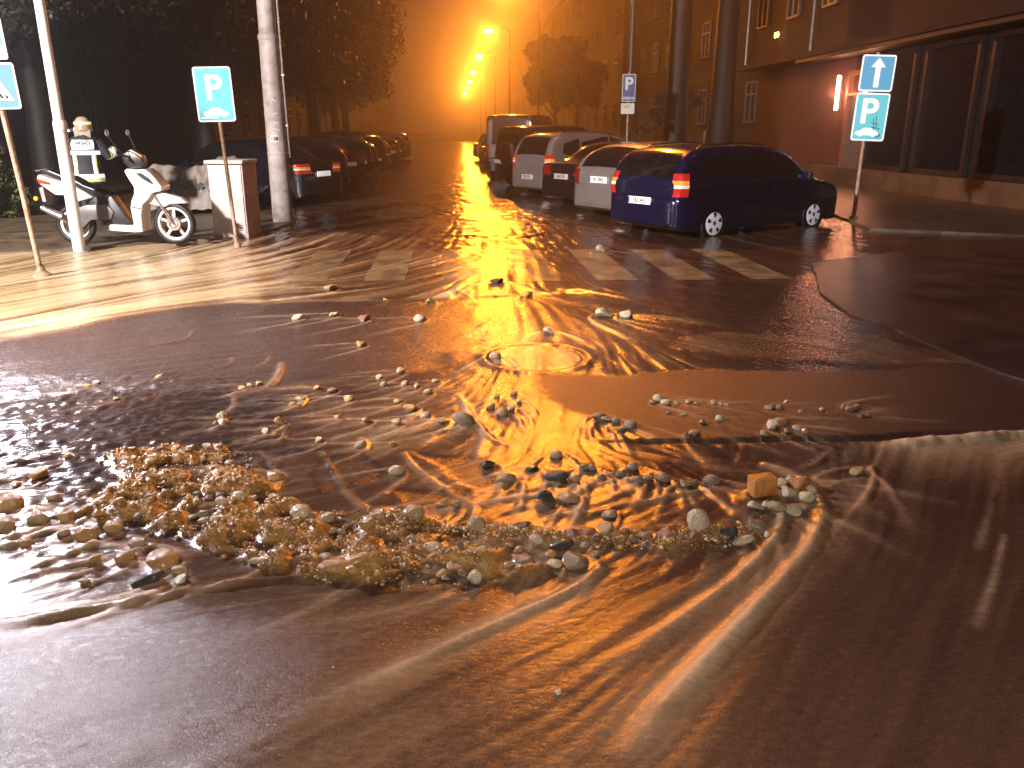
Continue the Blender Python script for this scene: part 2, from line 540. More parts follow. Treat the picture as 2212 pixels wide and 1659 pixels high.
# manhole under the sheet
mhx, mhy = gpt(1160, 781)
r_ = np.hypot(GX - mhx, (GY - mhy)); an = np.arctan2(GY - mhy, GX - mhx)
H += 0.012 * np.exp(-((r_ - 0.40) / 0.05) ** 2) - 0.010 * np.exp(-((r_ - 0.355) / 0.018) ** 2)
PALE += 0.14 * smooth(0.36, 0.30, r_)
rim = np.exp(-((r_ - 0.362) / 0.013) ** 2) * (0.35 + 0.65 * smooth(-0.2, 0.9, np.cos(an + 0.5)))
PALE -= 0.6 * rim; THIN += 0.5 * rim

# seam: the road steps down a few centimetres, the runoff curls over it
seam = W(1180, 950, 1300, 966, 1450, 968, 1700, 962, 1900, 960, 2000, 952, 2260, 940, 2700, 925)
d_s, t_s = seg_dist(GX, GY, seam)
sx_ = np.array([p[0] for p in seam]); sy_ = np.array([p[1] for p in seam])
side = GY - np.interp(GX, sx_, sy_)
on = smooth(0.55, 1.1, GX) * smooth(1.3, 0.2, np.abs(side)) * smooth(6.0, 4.5, GX)
H += 0.014 * on * smooth(-0.012, 0.03, side)
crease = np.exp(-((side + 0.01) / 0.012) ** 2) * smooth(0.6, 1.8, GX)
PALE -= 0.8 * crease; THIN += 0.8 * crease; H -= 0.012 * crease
lip = np.exp(-((side + 0.09 + 0.05 * warp) / 0.055) ** 2) * smooth(2.2, 2.5, GX) * (0.4 + 1.1 * fbm(GX * 14, GY * 14, 4, 9))
FOAM += 1.1 * lip; H += 0.036 * lip; PALE += 0.3 * lip
lipw = smooth(-0.8, -0.1, side) * smooth(0.0, -0.05, side) * smooth(2.0, 2.6, GX)
PALE += 0.42 * lipw; FOAM += 0.25 * lipw * fbm(GX * 9, GY * 9, 4, 19)

# gravel bank: mud mound with lumps
BANK = (230, 1000, 330, 985, 470, 985, 540, 1010, 520, 1050, 600, 1090, 700, 1120, 790, 1140, 860, 1180, 960, 1215, 1075, 1225,
        1060, 1270, 940, 1285, 760, 1285, 660, 1255, 560, 1235, 470, 1225, 390, 1195, 270, 1165, 200, 1120, 250, 1075, 300, 1040)
bank_p = W(*BANK)
bank = poly_mask(GX + warp * .25, GY + warp * .2, bank_p, 0.07)
lumps = fbm(GX * 8, GY * 8, 4, 31)
CH = W(790, 1140, 900, 1150, 1030, 1165, 1150, 1175, 1260, 1180, 1400, 1180, 1500, 1178, 1600, 1165, 1670, 1140)
dch, tch = seg_dist(WX, WY, CH)
chain = np.exp(-(dch / 0.085) ** 2) * smooth(1.02, 0.8, tch)
chain2 = np.exp(-(seg_dist(WX, WY, W(1050, 1235, 1150, 1240, 1270, 1235))[0] / 0.07) ** 2)
heap = np.exp(-(seg_dist(WX, WY, W(1640, 1075, 1710, 1085))[0] / 0.08) ** 2)
mound = np.maximum(np.maximum(bank, 0.7 * chain), np.maximum(0.7 * chain2, heap))
H += mound * (0.012 + 0.05 * smooth(0.35, 0.75, lumps)) + 0.008 * mound * (fbm(GX * 30, GY * 30, 3, 33) - .5)
OCHRE += bank * smooth(0.40, 0.52, lumps) + 0.5 * (chain + chain2) * smooth(0.45, 0.6, lumps) + 0.3 * heap
# ------------------------------------------------------------------ stones: where they lie (px, py, width in px, tone, label)
# tones: o ochre, t tan, p pale, d dark, g grey, r reddish, b brick
STONES = [
    (717, 630, 32, 't', 'angular brown stone alone in pale water just below the crossing stripes'),
    (1072, 616, 34, 'd', 'flat black stone touching the lower end of the middle crossing stripes'),
    (645, 696, 26, 'p', 'pale pebble with white spray, first in the line of four below the muddy edge'),
    (720, 690, 24, 't', 'tan pebble, second in the line of four below the muddy edge'),
    (787, 700, 26, 'r', 'reddish pebble, third in the line of four below the muddy edge'),
    (907, 699, 28, 'p', 'round pale stone with a wake, last in the line of four below the muddy edge'),
    (780, 755, 22, 'o', 'lone ochre pebble in dark smooth water between the line of four and the gravel'),
    (1306, 690, 42, 'p', 'large smooth cream stone, the bigger of a touching pair right of the manhole'),
    (1351, 690, 30, 'p', 'small cream stone touching the big smooth one right of the manhole'),
    (1188, 726, 28, 'p', 'single cream stone just above the manhole ring'),
    (1070, 783, 26, 't', 'brown pebble lodged at the left rim of the manhole'),
    (1298, 548, 24, 'p', 'pale round stone between crossing stripes near the blue estate car'),
    (720, 855, 24, 'r', 'red brown round stone glinting alone in the upper wake lines'),
    (755, 874, 26, 'o', 'ochre wedge stone below the red one in the upper wake lines'),
    (1002, 926, 46, 'g', 'grey white stone like a fish head at the tip of the upper stones'),
    (857, 1034, 30, 'p', 'bright cream oval pebble alone in black water in the middle of the road'),
    (595, 1046, 36, 'o', 'round ochre stone with a hooked wake above the gravel bank'),
    (1055, 1018, 32, 'd', 'small black stone at the top of the chain of dark stones'),
    (1201, 1046, 52, 'd', 'long dark grey stone in the middle of the row of stones in orange water'),
    (1148, 1026, 30, 'd', 'black stone next to the long dark grey one in orange water'),
    (1092, 1048, 42, 't', 'brown slanted stone at the head of the row in orange water'),
    (1181, 1096, 48, 'd', 'big black stone leaning on a brown one in orange water'),
    (1228, 1092, 46, 't', 'round brown stone right against the big black one'),
    (1316, 1127, 32, 't', 'lone tan dome shaped stone above the stone chain'),
    (1506, 1160, 52, 'p', 'tall cream boulder standing upright near the end of the stone chain'),
    (1571, 1172, 40, 'd', 'black stone at the end of the chain beside the upright cream boulder'),
    (1603, 1186, 42, 'p', 'thin white slab stone lying at the end of the chain'),
    (1631, 1158, 46, 'g', 'grey stone half under foam below the brick'),
    (1656, 1172, 22, 'p', 'small white stone at the very end of the chain'),
    (1851, 1034, 42, 't', 'tan stone with a long curved wake right of the brick heap'),
    (1722, 1062, 50, 'b', 'rounded orange brick lump on top of the brick heap'),
    (1438, 1182, 34, 'r', 'reddish brown stone in the chain left of the upright cream boulder'),
    (1158, 1197, 28, 'p', 'small white stone in the middle of the stone chain'),
    (1213, 1202, 50, 'd', 'dark grey flat stone right of the small white one in the chain'),
    (1131, 1169, 44, 'd', 'black wet stone above the small white one in the chain'),
    (1241, 1237, 64, 'g', 'large mottled grey brown boulder at the lower edge of the stone chain'),
    (1198, 1241, 30, 'p', 'round white stone pressed against the large mottled boulder'),
    (1128, 1239, 54, 'g', 'grey brown block shaped stone left of the round white one'),
    (895, 1143, 48, 't', 'big tan stone at the start of the stone chain right of the gravel bank'),
    (1030, 1162, 44, 't', 'tall tan stone between the big tan one and the black wet one'),
    (980, 1252, 46, 'b', 'flat orange brick piece at the lower tip of the gravel bank'),
    (1027, 1272, 32, 'p', 'white egg shaped stone at the lower tip of the gravel bank'),
    (1048, 1252, 26, 't', 'tan oval stone beside the white egg shaped one'),
    (725, 1257, 60, 'o', 'big ochre slab at the lower edge of the gravel bank'),
    (777, 1252, 42, 'o', 'ochre lump right beside the big ochre slab on the gravel edge'),
    (557, 1234, 36, 'p', 'pale cream flat stone on the lower edge of the gravel bank'),
    (355, 1232, 62, 'o', 'large ochre triangular boulder at the left end of the gravel bank'),
    (267, 1222, 46, 'o', 'ochre stone left of the large triangular boulder'),
    (318, 1272, 62, 'd', 'long black stone below the large triangular boulder'),
    (392, 1272, 36, 'p', 'pale oval pebble beside the long black stone'),
    (185, 1274, 26, 't', 'small tan stone with splash lines left of the long black stone'),
    (1203, 1516, 18, 'p', 'single tiny pale pebble on the bare wet road in front'),
    (940, 1212, 42, 'p', 'pale angular stone in the gap between gravel bank and stone chain'),
]
# clusters whose members nothing tells apart: label, group, category, list
CLUSTERS = [
    ('small brown stone among the loose stones around the upper wake lines', 'loose stones in the upper wake lines', 'to',
     [(345, 823, 14), (252, 875, 14), (685, 850, 16), (632, 886, 20), (650, 876, 20), (662, 868, 16), (795, 924, 26), (860, 928, 26), (860, 878, 22), (890, 895, 32), (920, 913, 24),
      (955, 923, 26), (820, 826, 18), (865, 814, 22), (875, 840, 18), (830, 842, 16), (900, 846, 16), (940, 835, 18), (925, 860, 20), (780, 978, 24), (730, 915, 20), (607, 928, 26),
      (480, 920, 20), (470, 928, 16), (540, 843, 16), (560, 840, 16), (525, 848, 16), (190, 845, 18), (210, 838, 16), (575, 945, 20), (595, 950, 20), (850, 975, 20), (690, 968, 22),
      (1085, 905, 26), (1105, 896, 24), (1120, 880, 20), (1060, 890, 20), (1110, 860, 16), (1075, 868, 16), (930, 660, 16), (832, 655, 14), (985, 638, 16), (1141, 645, 20), (960, 1100, 28), (985, 1104, 22)]),
    ('small pale yellow stone in the sprinkle of stones on the bare asphalt', 'stones on the bare asphalt beyond the seam', 'tp',
     [(1421, 876, 24), (1437, 884, 22), (1460, 884, 16), (1486, 883, 16), (1505, 886, 14), (1541, 885, 16), (1555, 888, 16), (1566, 889, 15), (1476, 911, 15), (1553, 923, 20), (1518, 931, 18),
      (1498, 954, 32), (1661, 896, 26), (1680, 896, 18), (1696, 884, 14), (1731, 905, 16), (1773, 901, 12), (1666, 940, 30), (1686, 928, 28), (1700, 950, 20), (1721, 944, 22), (1738, 951, 18),
      (1650, 955, 20), (1445, 908, 14), (1410, 884, 14)]),
    ('small grey stone in the knot of grey stones at the edge of the asphalt', 'grey stones at the asphalt edge', 'g',
     [(1836, 901, 30), (1822, 896, 20), (1848, 894, 18), (1856, 916, 16), (1870, 914, 14), (1296, 914, 28), (1310, 920, 24), (1330, 926, 18), (1361, 938, 30), (1340, 944, 22)]),
    ('tan stone in the row of stones in orange water', 'row of stones in orange water', 'tg',
     [(1261, 1025, 26), (1278, 1026, 22), (1366, 1024, 24), (1376, 1054, 26), (1400, 1048, 22), (1431, 1050, 30), (1478, 1060, 28), (1496, 1058, 22), (1536, 1056, 32), (1340, 1040, 26),
      (1240, 1052, 28), (1201, 998, 26), (1300, 1046, 22)]),
    ('brown stone heaped round the brick block', 'stones in the brick heap', 'tp',
     [(1686, 1060, 32), (1704, 1052, 24), (1631, 1112, 36), (1676, 1116, 36), (1716, 1118, 40), (1740, 1092, 38), (1732, 1110, 26), (1752, 1080, 28), (1656, 1108, 24), (1700, 1085, 34), (1668, 1052, 20)]),
    ('brown pebble packed into the stone chain', 'pebbles of the stone chain', 'tgor',
     [(820, 1146, 30), (845, 1150, 22), (800, 1142, 26), (870, 1160, 18), (1065, 1162, 26), (1050, 1180, 20), (1085, 1186, 22), (1100, 1200, 20), (1120, 1206, 22), (1180, 1180, 24), (1240, 1185, 30),
      (1271, 1172, 34), (1306, 1174, 46), (1290, 1190, 22), (1330, 1178, 26), (1350, 1170, 22), (1370, 1184, 24), (1395, 1180, 22), (1412, 1190, 18), (1503, 1190, 34), (1545, 1176, 20), (1470, 1190, 18),
      (1260, 1200, 24), (1190, 1215, 22), (1285, 1216, 22), (1168, 1250, 24), (1095, 1246, 24), (1020, 1240, 26), (1000, 1262, 22), (955, 1262, 26), (1010, 1196, 20), (1120, 1262, 22)]),
    ('ochre stone standing in the white glitter beside the gravel bank', 'stones in the white glitter', 'ot',
     [(85, 1044, 36), (85, 1139, 46), (190, 1177, 46), (300, 1192, 36), (185, 1127, 28), (145, 1134, 36), (25, 1108, 50), (10, 1157, 40), (120, 1090, 26), (60, 1190, 26), (220, 1140, 26), (250, 1160, 34),
      (140, 1170, 22), (40, 1060, 22), (180, 1080, 26), (205, 1228, 28), (390, 1252, 30), (150, 1000, 20), (215, 1100, 26)]),
]

def stone_size(px, py, w):
    x, y = gpt(px, py)
    return w / 1762.0 * math.sqrt(x * x + y * y + EYE * EYE) * 0.97

def wake(x, y, r, k=1.0):
    """Bow wave and trailing V of a stone in the current."""
    j = min(max(np.searchsorted(ys, y), 0), len(ys) - 1); i = min(max(np.searchsorted(xs, x), 0), len(xs) - 1)
    u, v = flow(np.array([[x]]), np.array([[y]])); u = float(u[0, 0]); v = float(v[0, 0])
    L = r * 12
    i0, i1 = np.searchsorted(xs, (x - L - .2, x + L + .2)); j0, j1 = np.searchsorted(ys, (y - L - .2, y + L + .2))
    if i1 <= i0 or j1 <= j0: return
    sl = (slice(j0, j1), slice(i0, i1))
    X = GX[sl] - x; Y = GY[sl] - y
    s = X * u + Y * v; n = np.abs(-X * v + Y * u) + warp[sl] * r * 1.2
    R = r * 1.15
    curve = np.sqrt(np.maximum(0, 2.2 * R * (s + R)))
    wd = 0.22 * r + 0.035 * np.maximum(s, 0)
    d = (n - curve) / wd
    bow = np.hypot(X, Y)
    env = smooth(-1.6 * R, -0.6 * R, s) * smooth(L, 0.5 * r, s)
    cr = np.exp(-d * d) * env
    nn = 0.5 + fbm(GX[sl] * 11, GY[sl] * 11, 2, 88)
    H[sl] += k * 0.27 * min(r, .030) * cr * nn
    FOAM[sl] += 0.45 * k * cr * nn
    PALE[sl] += 0.16 * k * np.exp(-((n - curve) / (3 * wd)) ** 2) * env
    lee = np.exp(-(n / (0.7 * r)) ** 2) * smooth(0, r, s) * smooth(L * .7, r, s)
    H[sl] -= 0.12 * r * lee
    FOAM[sl] += 0.16 * lee * k * nn

ALL = [(a, b, c) for a, b, c, _, _ in STONES] + [p for cl in CLUSTERS for p in cl[3]]
QUIET = {p for cl in CLUSTERS if cl[1] in ('stones in the brick heap', 'pebbles of the stone chain') for p in cl[3]}
for a, b, c in ALL:
    x, y = gpt(a, b)
    w = stone_size(a, b, c)
    wake(x, y, w * 0.55, 0.3 if (a, b, c) in QUIET or (b > 1130 and a > 700) else 0.9 if c > 20 else 0.6)
_mask_b = None
extra = []
tries = 0
minx = min(p[0] for p in bank_p); maxx = max(p[0] for p in bank_p); miny = min(p[1] for p in bank_p); maxy = max(p[1] for p in bank_p)
def grid_at(A, x, y):
    i = int(np.clip(np.searchsorted(xs, x), 0, len(xs) - 1)); j = int(np.clip(np.searchsorted(ys, y), 0, len(ys) - 1))
    return float(A[j, i])
while len(extra) < 85 and tries < 6000:
    tries += 1
    x = random.uniform(minx, maxx); y = random.uniform(miny, maxy)
    if grid_at(bank, x, y) < 0.55: continue
    w = random.uniform(0.028, 0.058) * (1 + 0.5 * (random.random() < 0.15))
    if any((x - a) ** 2 + (y - b) ** 2 < (0.42 * (w + c)) ** 2 for a, b, c in extra): continue
    extra.append((x, y, w))

# ------------------------------------------------------------------ ripples everywhere
calm = np.clip(asph + 0.35 * dark_l + 0.3 * region((1050, 740, 1270, 740, 1270, 820, 1050, 820), .1), 0, 1)
amp = (0.0022 + 0.0010 * np.minimum(GY, 14) / 6)
front = smooth(3.6, 2.6, GY)
H += S_f * 0.0013 * near * (1 - 0.85 * calm) * (1 - .4 * front)
H += S_l * amp * 0.55 * (1 - 0.8 * calm) * (1 - .75 * front) * smooth(60, 14, GY)
chop = (fbm(GX * 5.5, GY * 3.2, 4, 61) - .5)
rip = (fbm(GX * 2.2, GY * 5.5, 4, 64) - .5)
H += rip * 0.028 * smooth(11.0, 14.5, GY) * smooth(120, 20, GY)
H += chop * 0.018 * smooth(9.5, 12.5, GY) * smooth(90, 14, GY) * smooth(6, 2.5, np.abs(GX + .2))
H += chop * 0.010 * (1 - calm) * smooth(2.5, 4.5, GY)
turb = region((-300, 820, 420, 810, 640, 900, 660, 1010, 330, 1010, 200, 1250, -300, 1300), 0.25)
H += turb * (0.009 * (fbm(GX * 22, GY * 26, 3, 62) - .5) * 2 + S_f * 0.0016) 
PALE -= 0.22 * turb
PALE += (0.05 * S_l * (1 - .6 * front)) * (1 - 0.7 * calm) + 0.02 * S_f * (1 - .5 * calm) + 0.22 * (fbm(GX * .8, GY * .8, 4, 63) - .5)
PALE += 0.05 * np.clip(S_f, 0, 3) * cream

WATER_Z = 0.03
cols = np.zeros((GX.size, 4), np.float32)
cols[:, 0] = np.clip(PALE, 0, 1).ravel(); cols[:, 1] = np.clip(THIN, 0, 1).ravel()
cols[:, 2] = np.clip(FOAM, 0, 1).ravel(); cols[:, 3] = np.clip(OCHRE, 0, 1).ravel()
V = np.stack([GX.ravel(), GY.ravel(), (WATER_Z + H).ravel()], 1)
ny_, nx_ = GX.shape
idx = np.arange(ny_ * nx_, dtype=np.int32).reshape(ny_, nx_)
F = np.stack([idx[:-1, :-1].ravel(), idx[:-1, 1:].ravel(), idx[1:, 1:].ravel(), idx[1:, :-1].ravel()], 1)
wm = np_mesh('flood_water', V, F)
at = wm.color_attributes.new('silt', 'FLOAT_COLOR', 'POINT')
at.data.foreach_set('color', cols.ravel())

def water_material():
    m, nt, b = nodes_of('muddy_flood_water')
    L = nt.links.new
    a = N(nt, 'ShaderNodeAttribute', attribute_name='silt')
    sp = N(nt, 'ShaderNodeSeparateColor')
    L(a.outputs['Color'], sp.inputs['Color'])
    tc = N(nt, 'ShaderNodeTexCoord')
    n1 = N(nt, 'ShaderNodeTexNoise', Scale=26.0, Detail=6.0, Roughness=0.65)
    mp = N(nt, 'ShaderNodeMapping'); mp.inputs['Scale'].default_value = (1.0, 2.0, 1.0)
    L(tc.outputs['Object'], mp.inputs['Vector']); L(mp.outputs['Vector'], n1.inputs['Vector'])
    n2 = N(nt, 'ShaderNodeTexNoise', Scale=190.0, Detail=3.0, Roughness=0.6)
    L(tc.outputs['Object'], n2.inputs['Vector'])
    ad = N(nt, 'ShaderNodeMath', operation='MULTIPLY_ADD')
    L(n1.outputs['Fac'], ad.inputs[0]); ad.inputs[1].default_value = 0.22
    s2 = N(nt, 'ShaderNodeMath', operation='SUBTRACT'); L(sp.outputs['Red'], s2.inputs[0]); s2.inputs[1].default_value = 0.11
    s3 = N(nt, 'ShaderNodeMath', operation='MULTIPLY_ADD'); L(n2.outputs['Fac'], s3.inputs[0]); s3.inputs[1].default_value = 0.26; L(s2.outputs[0], s3.inputs[2])
    s4 = N(nt, 'ShaderNodeMath', operation='SUBTRACT'); L(s3.outputs[0], s4.inputs[0]); s4.inputs[1].default_value = 0.13
    L(s4.outputs[0], ad.inputs[2])
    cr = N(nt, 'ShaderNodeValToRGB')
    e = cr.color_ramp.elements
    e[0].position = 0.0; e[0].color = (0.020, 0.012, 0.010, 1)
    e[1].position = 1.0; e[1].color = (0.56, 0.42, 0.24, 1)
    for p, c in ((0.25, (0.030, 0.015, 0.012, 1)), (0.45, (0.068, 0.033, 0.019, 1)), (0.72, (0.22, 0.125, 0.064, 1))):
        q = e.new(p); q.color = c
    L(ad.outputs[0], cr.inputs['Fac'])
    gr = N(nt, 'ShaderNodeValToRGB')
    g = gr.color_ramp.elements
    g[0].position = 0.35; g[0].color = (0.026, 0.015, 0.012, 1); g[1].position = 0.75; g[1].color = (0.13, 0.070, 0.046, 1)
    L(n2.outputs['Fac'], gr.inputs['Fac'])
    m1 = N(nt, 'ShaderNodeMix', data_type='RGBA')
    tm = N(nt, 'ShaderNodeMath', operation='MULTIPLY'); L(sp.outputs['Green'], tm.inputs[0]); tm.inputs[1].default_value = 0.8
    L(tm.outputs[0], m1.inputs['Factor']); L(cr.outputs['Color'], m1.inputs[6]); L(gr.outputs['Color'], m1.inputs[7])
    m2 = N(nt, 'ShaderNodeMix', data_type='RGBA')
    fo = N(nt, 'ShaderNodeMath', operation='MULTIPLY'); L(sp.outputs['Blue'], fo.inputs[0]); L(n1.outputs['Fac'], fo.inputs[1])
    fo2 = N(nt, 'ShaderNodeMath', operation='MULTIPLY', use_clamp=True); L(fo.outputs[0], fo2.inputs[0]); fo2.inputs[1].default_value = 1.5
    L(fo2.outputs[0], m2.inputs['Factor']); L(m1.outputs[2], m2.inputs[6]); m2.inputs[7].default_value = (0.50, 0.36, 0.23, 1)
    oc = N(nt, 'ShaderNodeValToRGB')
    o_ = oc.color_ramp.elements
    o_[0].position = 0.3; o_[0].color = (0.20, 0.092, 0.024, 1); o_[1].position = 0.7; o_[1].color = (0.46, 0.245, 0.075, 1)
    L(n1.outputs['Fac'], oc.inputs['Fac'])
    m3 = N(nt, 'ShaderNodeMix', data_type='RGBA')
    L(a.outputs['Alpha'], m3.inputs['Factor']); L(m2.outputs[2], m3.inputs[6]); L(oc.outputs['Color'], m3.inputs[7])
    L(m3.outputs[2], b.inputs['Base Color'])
    ro = N(nt, 'ShaderNodeMapRange'); ro.inputs['From Min'].default_value = 0.3; ro.inputs['From Max'].default_value = 0.7
    ro.inputs['To Min'].default_value = 0.09; ro.inputs['To Max'].default_value = 0.27
    L(n1.outputs['Fac'], ro.inputs['Value'])
    ra = N(nt, 'ShaderNodeMath', operation='MULTIPLY_ADD', use_clamp=True)
    L(sp.outputs['Blue'], ra.inputs[0]); ra.inputs[1].default_value = 0.35; L(ro.outputs['Result'], ra.inputs[2])
    rb = N(nt, 'ShaderNodeMath', operation='MULTIPLY_ADD', use_clamp=True); L(sp.outputs['Green'], rb.inputs[0]); rb.inputs[1].default_value = 0.17; L(ra.outputs[0], rb.inputs[2])
    rc = N(nt, 'ShaderNodeMath', operation='MULTIPLY_ADD', use_clamp=True); L(a.outputs['Alpha'], rc.inputs[0]); rc.inputs[1].default_value = 0.16; L(rb.outputs[0], rc.inputs[2])
    L(rc.outputs[0], b.inputs['Roughness'])
    b.inputs['IOR'].default_value = 1.33
    bp = N(nt, 'ShaderNodeBump', Strength=0.22, Distance=0.010)
    L(n1.outputs['Fac'], bp.inputs['Height'])
    b2 = N(nt, 'ShaderNodeBump', Strength=0.3, Distance=0.004)
    bs = N(nt, 'ShaderNodeMath', operation='MULTIPLY_ADD', use_clamp=True); L(sp.outputs['Green'], bs.inputs[0]); bs.inputs[1].default_value = 0.75; bs.inputs[2].default_value = 0.10
    bo = N(nt, 'ShaderNodeMath', operation='MULTIPLY_ADD', use_clamp=True); L(a.outputs['Alpha'], bo.inputs[0]); bo.inputs[1].default_value = 0.45; L(bs.outputs[0], bo.inputs[2])
    L(bo.outputs[0], b2.inputs['Strength'])
    L(n2.outputs['Fac'], b2.inputs['Height']); L(bp.outputs['Normal'], b2.inputs['Normal'])
    L(b2.outputs['Normal'], b.inputs['Normal'])
    return m

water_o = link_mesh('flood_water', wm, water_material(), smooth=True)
tag(water_o, 'brown muddy flood water streaming over the road junction', kind='structure')

def water_top(x, y):
    return WATER_Z + grid_at(H, x, y)

# ------------------------------------------------------------------ stones as objects
TONES = {'o': (0.44, 0.235, 0.07), 't': (0.40, 0.27, 0.14), 'p': (0.58, 0.47, 0.30), 'd': (0.055, 0.042, 0.034), 'g': (0.22, 0.155, 0.09), 'r': (0.22, 0.085, 0.04), 'b': (0.42, 0.17, 0.05)}
ROCK_M = {k: mat('wet_stone_' + k, c, 0.32, coat=0.35, var=0.28, scale=14.0, bump=0.5, bscale=45.0) for k, c in TONES.items()}

def rock_mesh(i, angular):
    rr = np.random.default_rng(100 + i)
    bm = bmesh.new()
    bmesh.ops.create_icosphere(bm, subdivisions=3, radius=0.5)
    planes = [(Vector(rr.normal(size=3)).normalized(), rr.uniform(0.22, 0.40)) for _ in range(5 + i % 5)]
    off = rr.uniform(0, 90)
    for v in bm.verts:
        p = v.co.copy()
        if angular:
            for n, d in planes:
                k = p.dot(n)
                if k > d: p -= n * (k - d) * 0.88
        n1 = math.sin(p.x * 7 + off) * math.sin(p.y * 6 + off * 2) * math.sin(p.z * 8 + off * 3)
        n2 = math.sin(p.x * 17 + off * 5) * math.sin(p.y * 19 + off) * math.sin(p.z * 15 + off * 4)
        p *= 1 + 0.10 * n1 + 0.035 * n2
        v.co = p
    me = bpy.data.meshes.new('stone')
    bm.to_mesh(me); bm.free()
    me.polygons.foreach_set('use_smooth', [True] * len(me.polygons))
    return me

ROCKS = {}
def rock_data(shape, tone):
    if (shape, tone) not in ROCKS:
        me = rock_mesh(shape, shape % 3 != 2)
        me.materials.append(ROCK_M[tone])
        ROCKS[(shape, tone)] = me
    return ROCKS[(shape, tone)]

def put_stone(x, y, w, tone, label, group=None, asp=None, name='stone', zoff=0.0, sink=0.24):
    o = bpy.data.objects.new(name, rock_data(random.randrange(9), tone))
    COL.objects.link(o)
    a = asp or (random.uniform(.9, 1.1), random.uniform(.7, 1.0), random.uniform(.5, .8))
    o.scale = (w * a[0], w * a[1], w * a[2])
    o.rotation_euler = (random.uniform(-.3, .3), random.uniform(-.3, .3), random.uniform(-.6, .6))
    o.location = (x, y, water_top(x, y) + w * a[2] * (0.5 - sink) * 0.8 + zoff)
    return tag(o, label, 'stone', group)

ASPECT = {40: (1, .8, .6)}
for px, py, w, tone, label in STONES:
    x, y = gpt(px, py)
    asp = None
    if 'upright' in label and tone == 'p': asp = (0.85, 0.7, 1.15)
    if 'tall tan' in label or 'egg' in label: asp = (0.9, 0.8, 1.05)
    if 'long' in label or 'slab' in label or 'flat' in label: asp = (1.1, 0.6, 0.42)
    put_stone(x, y, stone_size(px, py, w) * 1.08, tone, label, asp=asp)
for label, group, tones, lst in CLUSTERS:
    for px, py, w in lst:
        x, y = gpt(px, py)
        put_stone(x, y, stone_size(px, py, w) * 1.08, random.choice(tones), label, group)
for x, y, w in extra:
    put_stone(x, y, w, random.choice('ooottgrp'), 'muddy stone half buried in the ochre gravel bank', 'stones of the gravel bank', sink=0.1)

# the sawn brick block in the heap
bx, by = gpt(1642, 1092)
k = MB().box((0, 0, 0.0), (0.115, 0.075, 0.085)).build('brick', mat('wet_brick', (0.46, 0.19, 0.045), 0.45, var=0.2, scale=20, bump=0.3), bevel=0.006)
k.location = (bx, by, water_top(bx, by) + 0.035); k.rotation_euler = (0.05, -0.05, 0.12)
tag(k, 'square orange brick block at the front of the brick heap', 'brick')

# grit between the stones: nobody could count it
def gravel():
    base = bmesh.new(); bmesh.ops.create_icosphere(base, subdivisions=1, radius=0.5)
    bv = np.array([v.co[:] for v in base.verts]); bf = np.array([[v.index for v in f.verts] for f in base.faces]); base.free()
    vs = []; fs = []; n = 0
    cand = 0
    while n < 6000 and cand < 160000:
        cand += 1
        if random.random() < 0.78:
            x = random.uniform(minx, maxx); y = random.uniform(miny, maxy)
            p = grid_at(bank, x, y) * (0.15 + 0.95 * smooth(0.36, 0.6, grid_at(lumps, x, y)))
        else:
            q = random.randrange(len(CH) - 1); t = random.random()
            x = CH[q][0] * (1 - t) + CH[q + 1][0] * t + random.gauss(0, .05); y = CH[q][1] * (1 - t) + CH[q + 1][1] * t + random.gauss(0, .05)
            p = .7 * grid_at(chain, x, y)
        if random.random() > p: continue
        w = random.uniform(0.005, 0.015) if random.random() < .90 else random.uniform(.018, .034)
        s = np.array([w, w * random.uniform(.6, 1), w * random.uniform(.5, .9)]) * RNG.uniform(.8, 1.2, (len(bv), 1))
        a = random.uniform(0, 6.28); c_, s_ = math.cos(a), math.sin(a)
        v = bv * s
        v = np.stack([v[:, 0] * c_ - v[:, 1] * s_ + x, v[:, 0] * s_ + v[:, 1] * c_ + y, v[:, 2] + water_top(x, y) + w * .15], 1)
        vs.append(v); fs.append(bf + n * len(bv)); n += 1
    return np_mesh('gravel', np.vstack(vs), np.vstack(fs))
gm, gnt, gb = nodes_of('wet_gravel')
geo = N(gnt, 'ShaderNodeNewGeometry')
grp = N(gnt, 'ShaderNodeValToRGB')
ge = grp.color_ramp.elements
ge[0].position = 0.0; ge[0].color = (0.20, 0.090, 0.022, 1); ge[1].position = 1.0; ge[1].color = (0.56, 0.36, 0.14, 1)
for p_, c_ in ((0.35, (0.28, 0.14, 0.035, 1)), (0.7, (0.42, 0.23, 0.065, 1)), (0.88, (0.12, 0.10, 0.09, 1))):
    q_ = ge.new(p_); q_.color = c_
gnt.links.new(geo.outputs['Random Per Island'], grp.inputs['Fac'])
gnt.links.new(grp.outputs['Color'], gb.inputs['Base Color'])
gb.inputs['Roughness'].default_value = 0.3; gb.inputs['Coat Weight'].default_value = 0.4; gb.inputs['Coat Roughness'].default_value = .08
tag(link_mesh('gravel', gravel(), gm, smooth=True), 'ochre gravel and grit washed into a bank on the road', kind='stuff')

# ------------------------------------------------------------------ ground, pavements, crossing
def plain(name, x0, x1, y0, y1, z, m, n=1):
    me = np_mesh(name, [(x0, y0, z), (x1, y0, z), (x1, y1, z), (x0, y1, z)], [(0, 1, 2, 3)])
    return tag(link_mesh(name, me, m), kind='structure')
asphalt = mat('asphalt', (0.045, 0.035, 0.030), 0.42, var=0.3, scale=3.0, bump=0.4, bscale=90)
plain('ground', -400, 400, -60, 700, -0.12, asphalt)

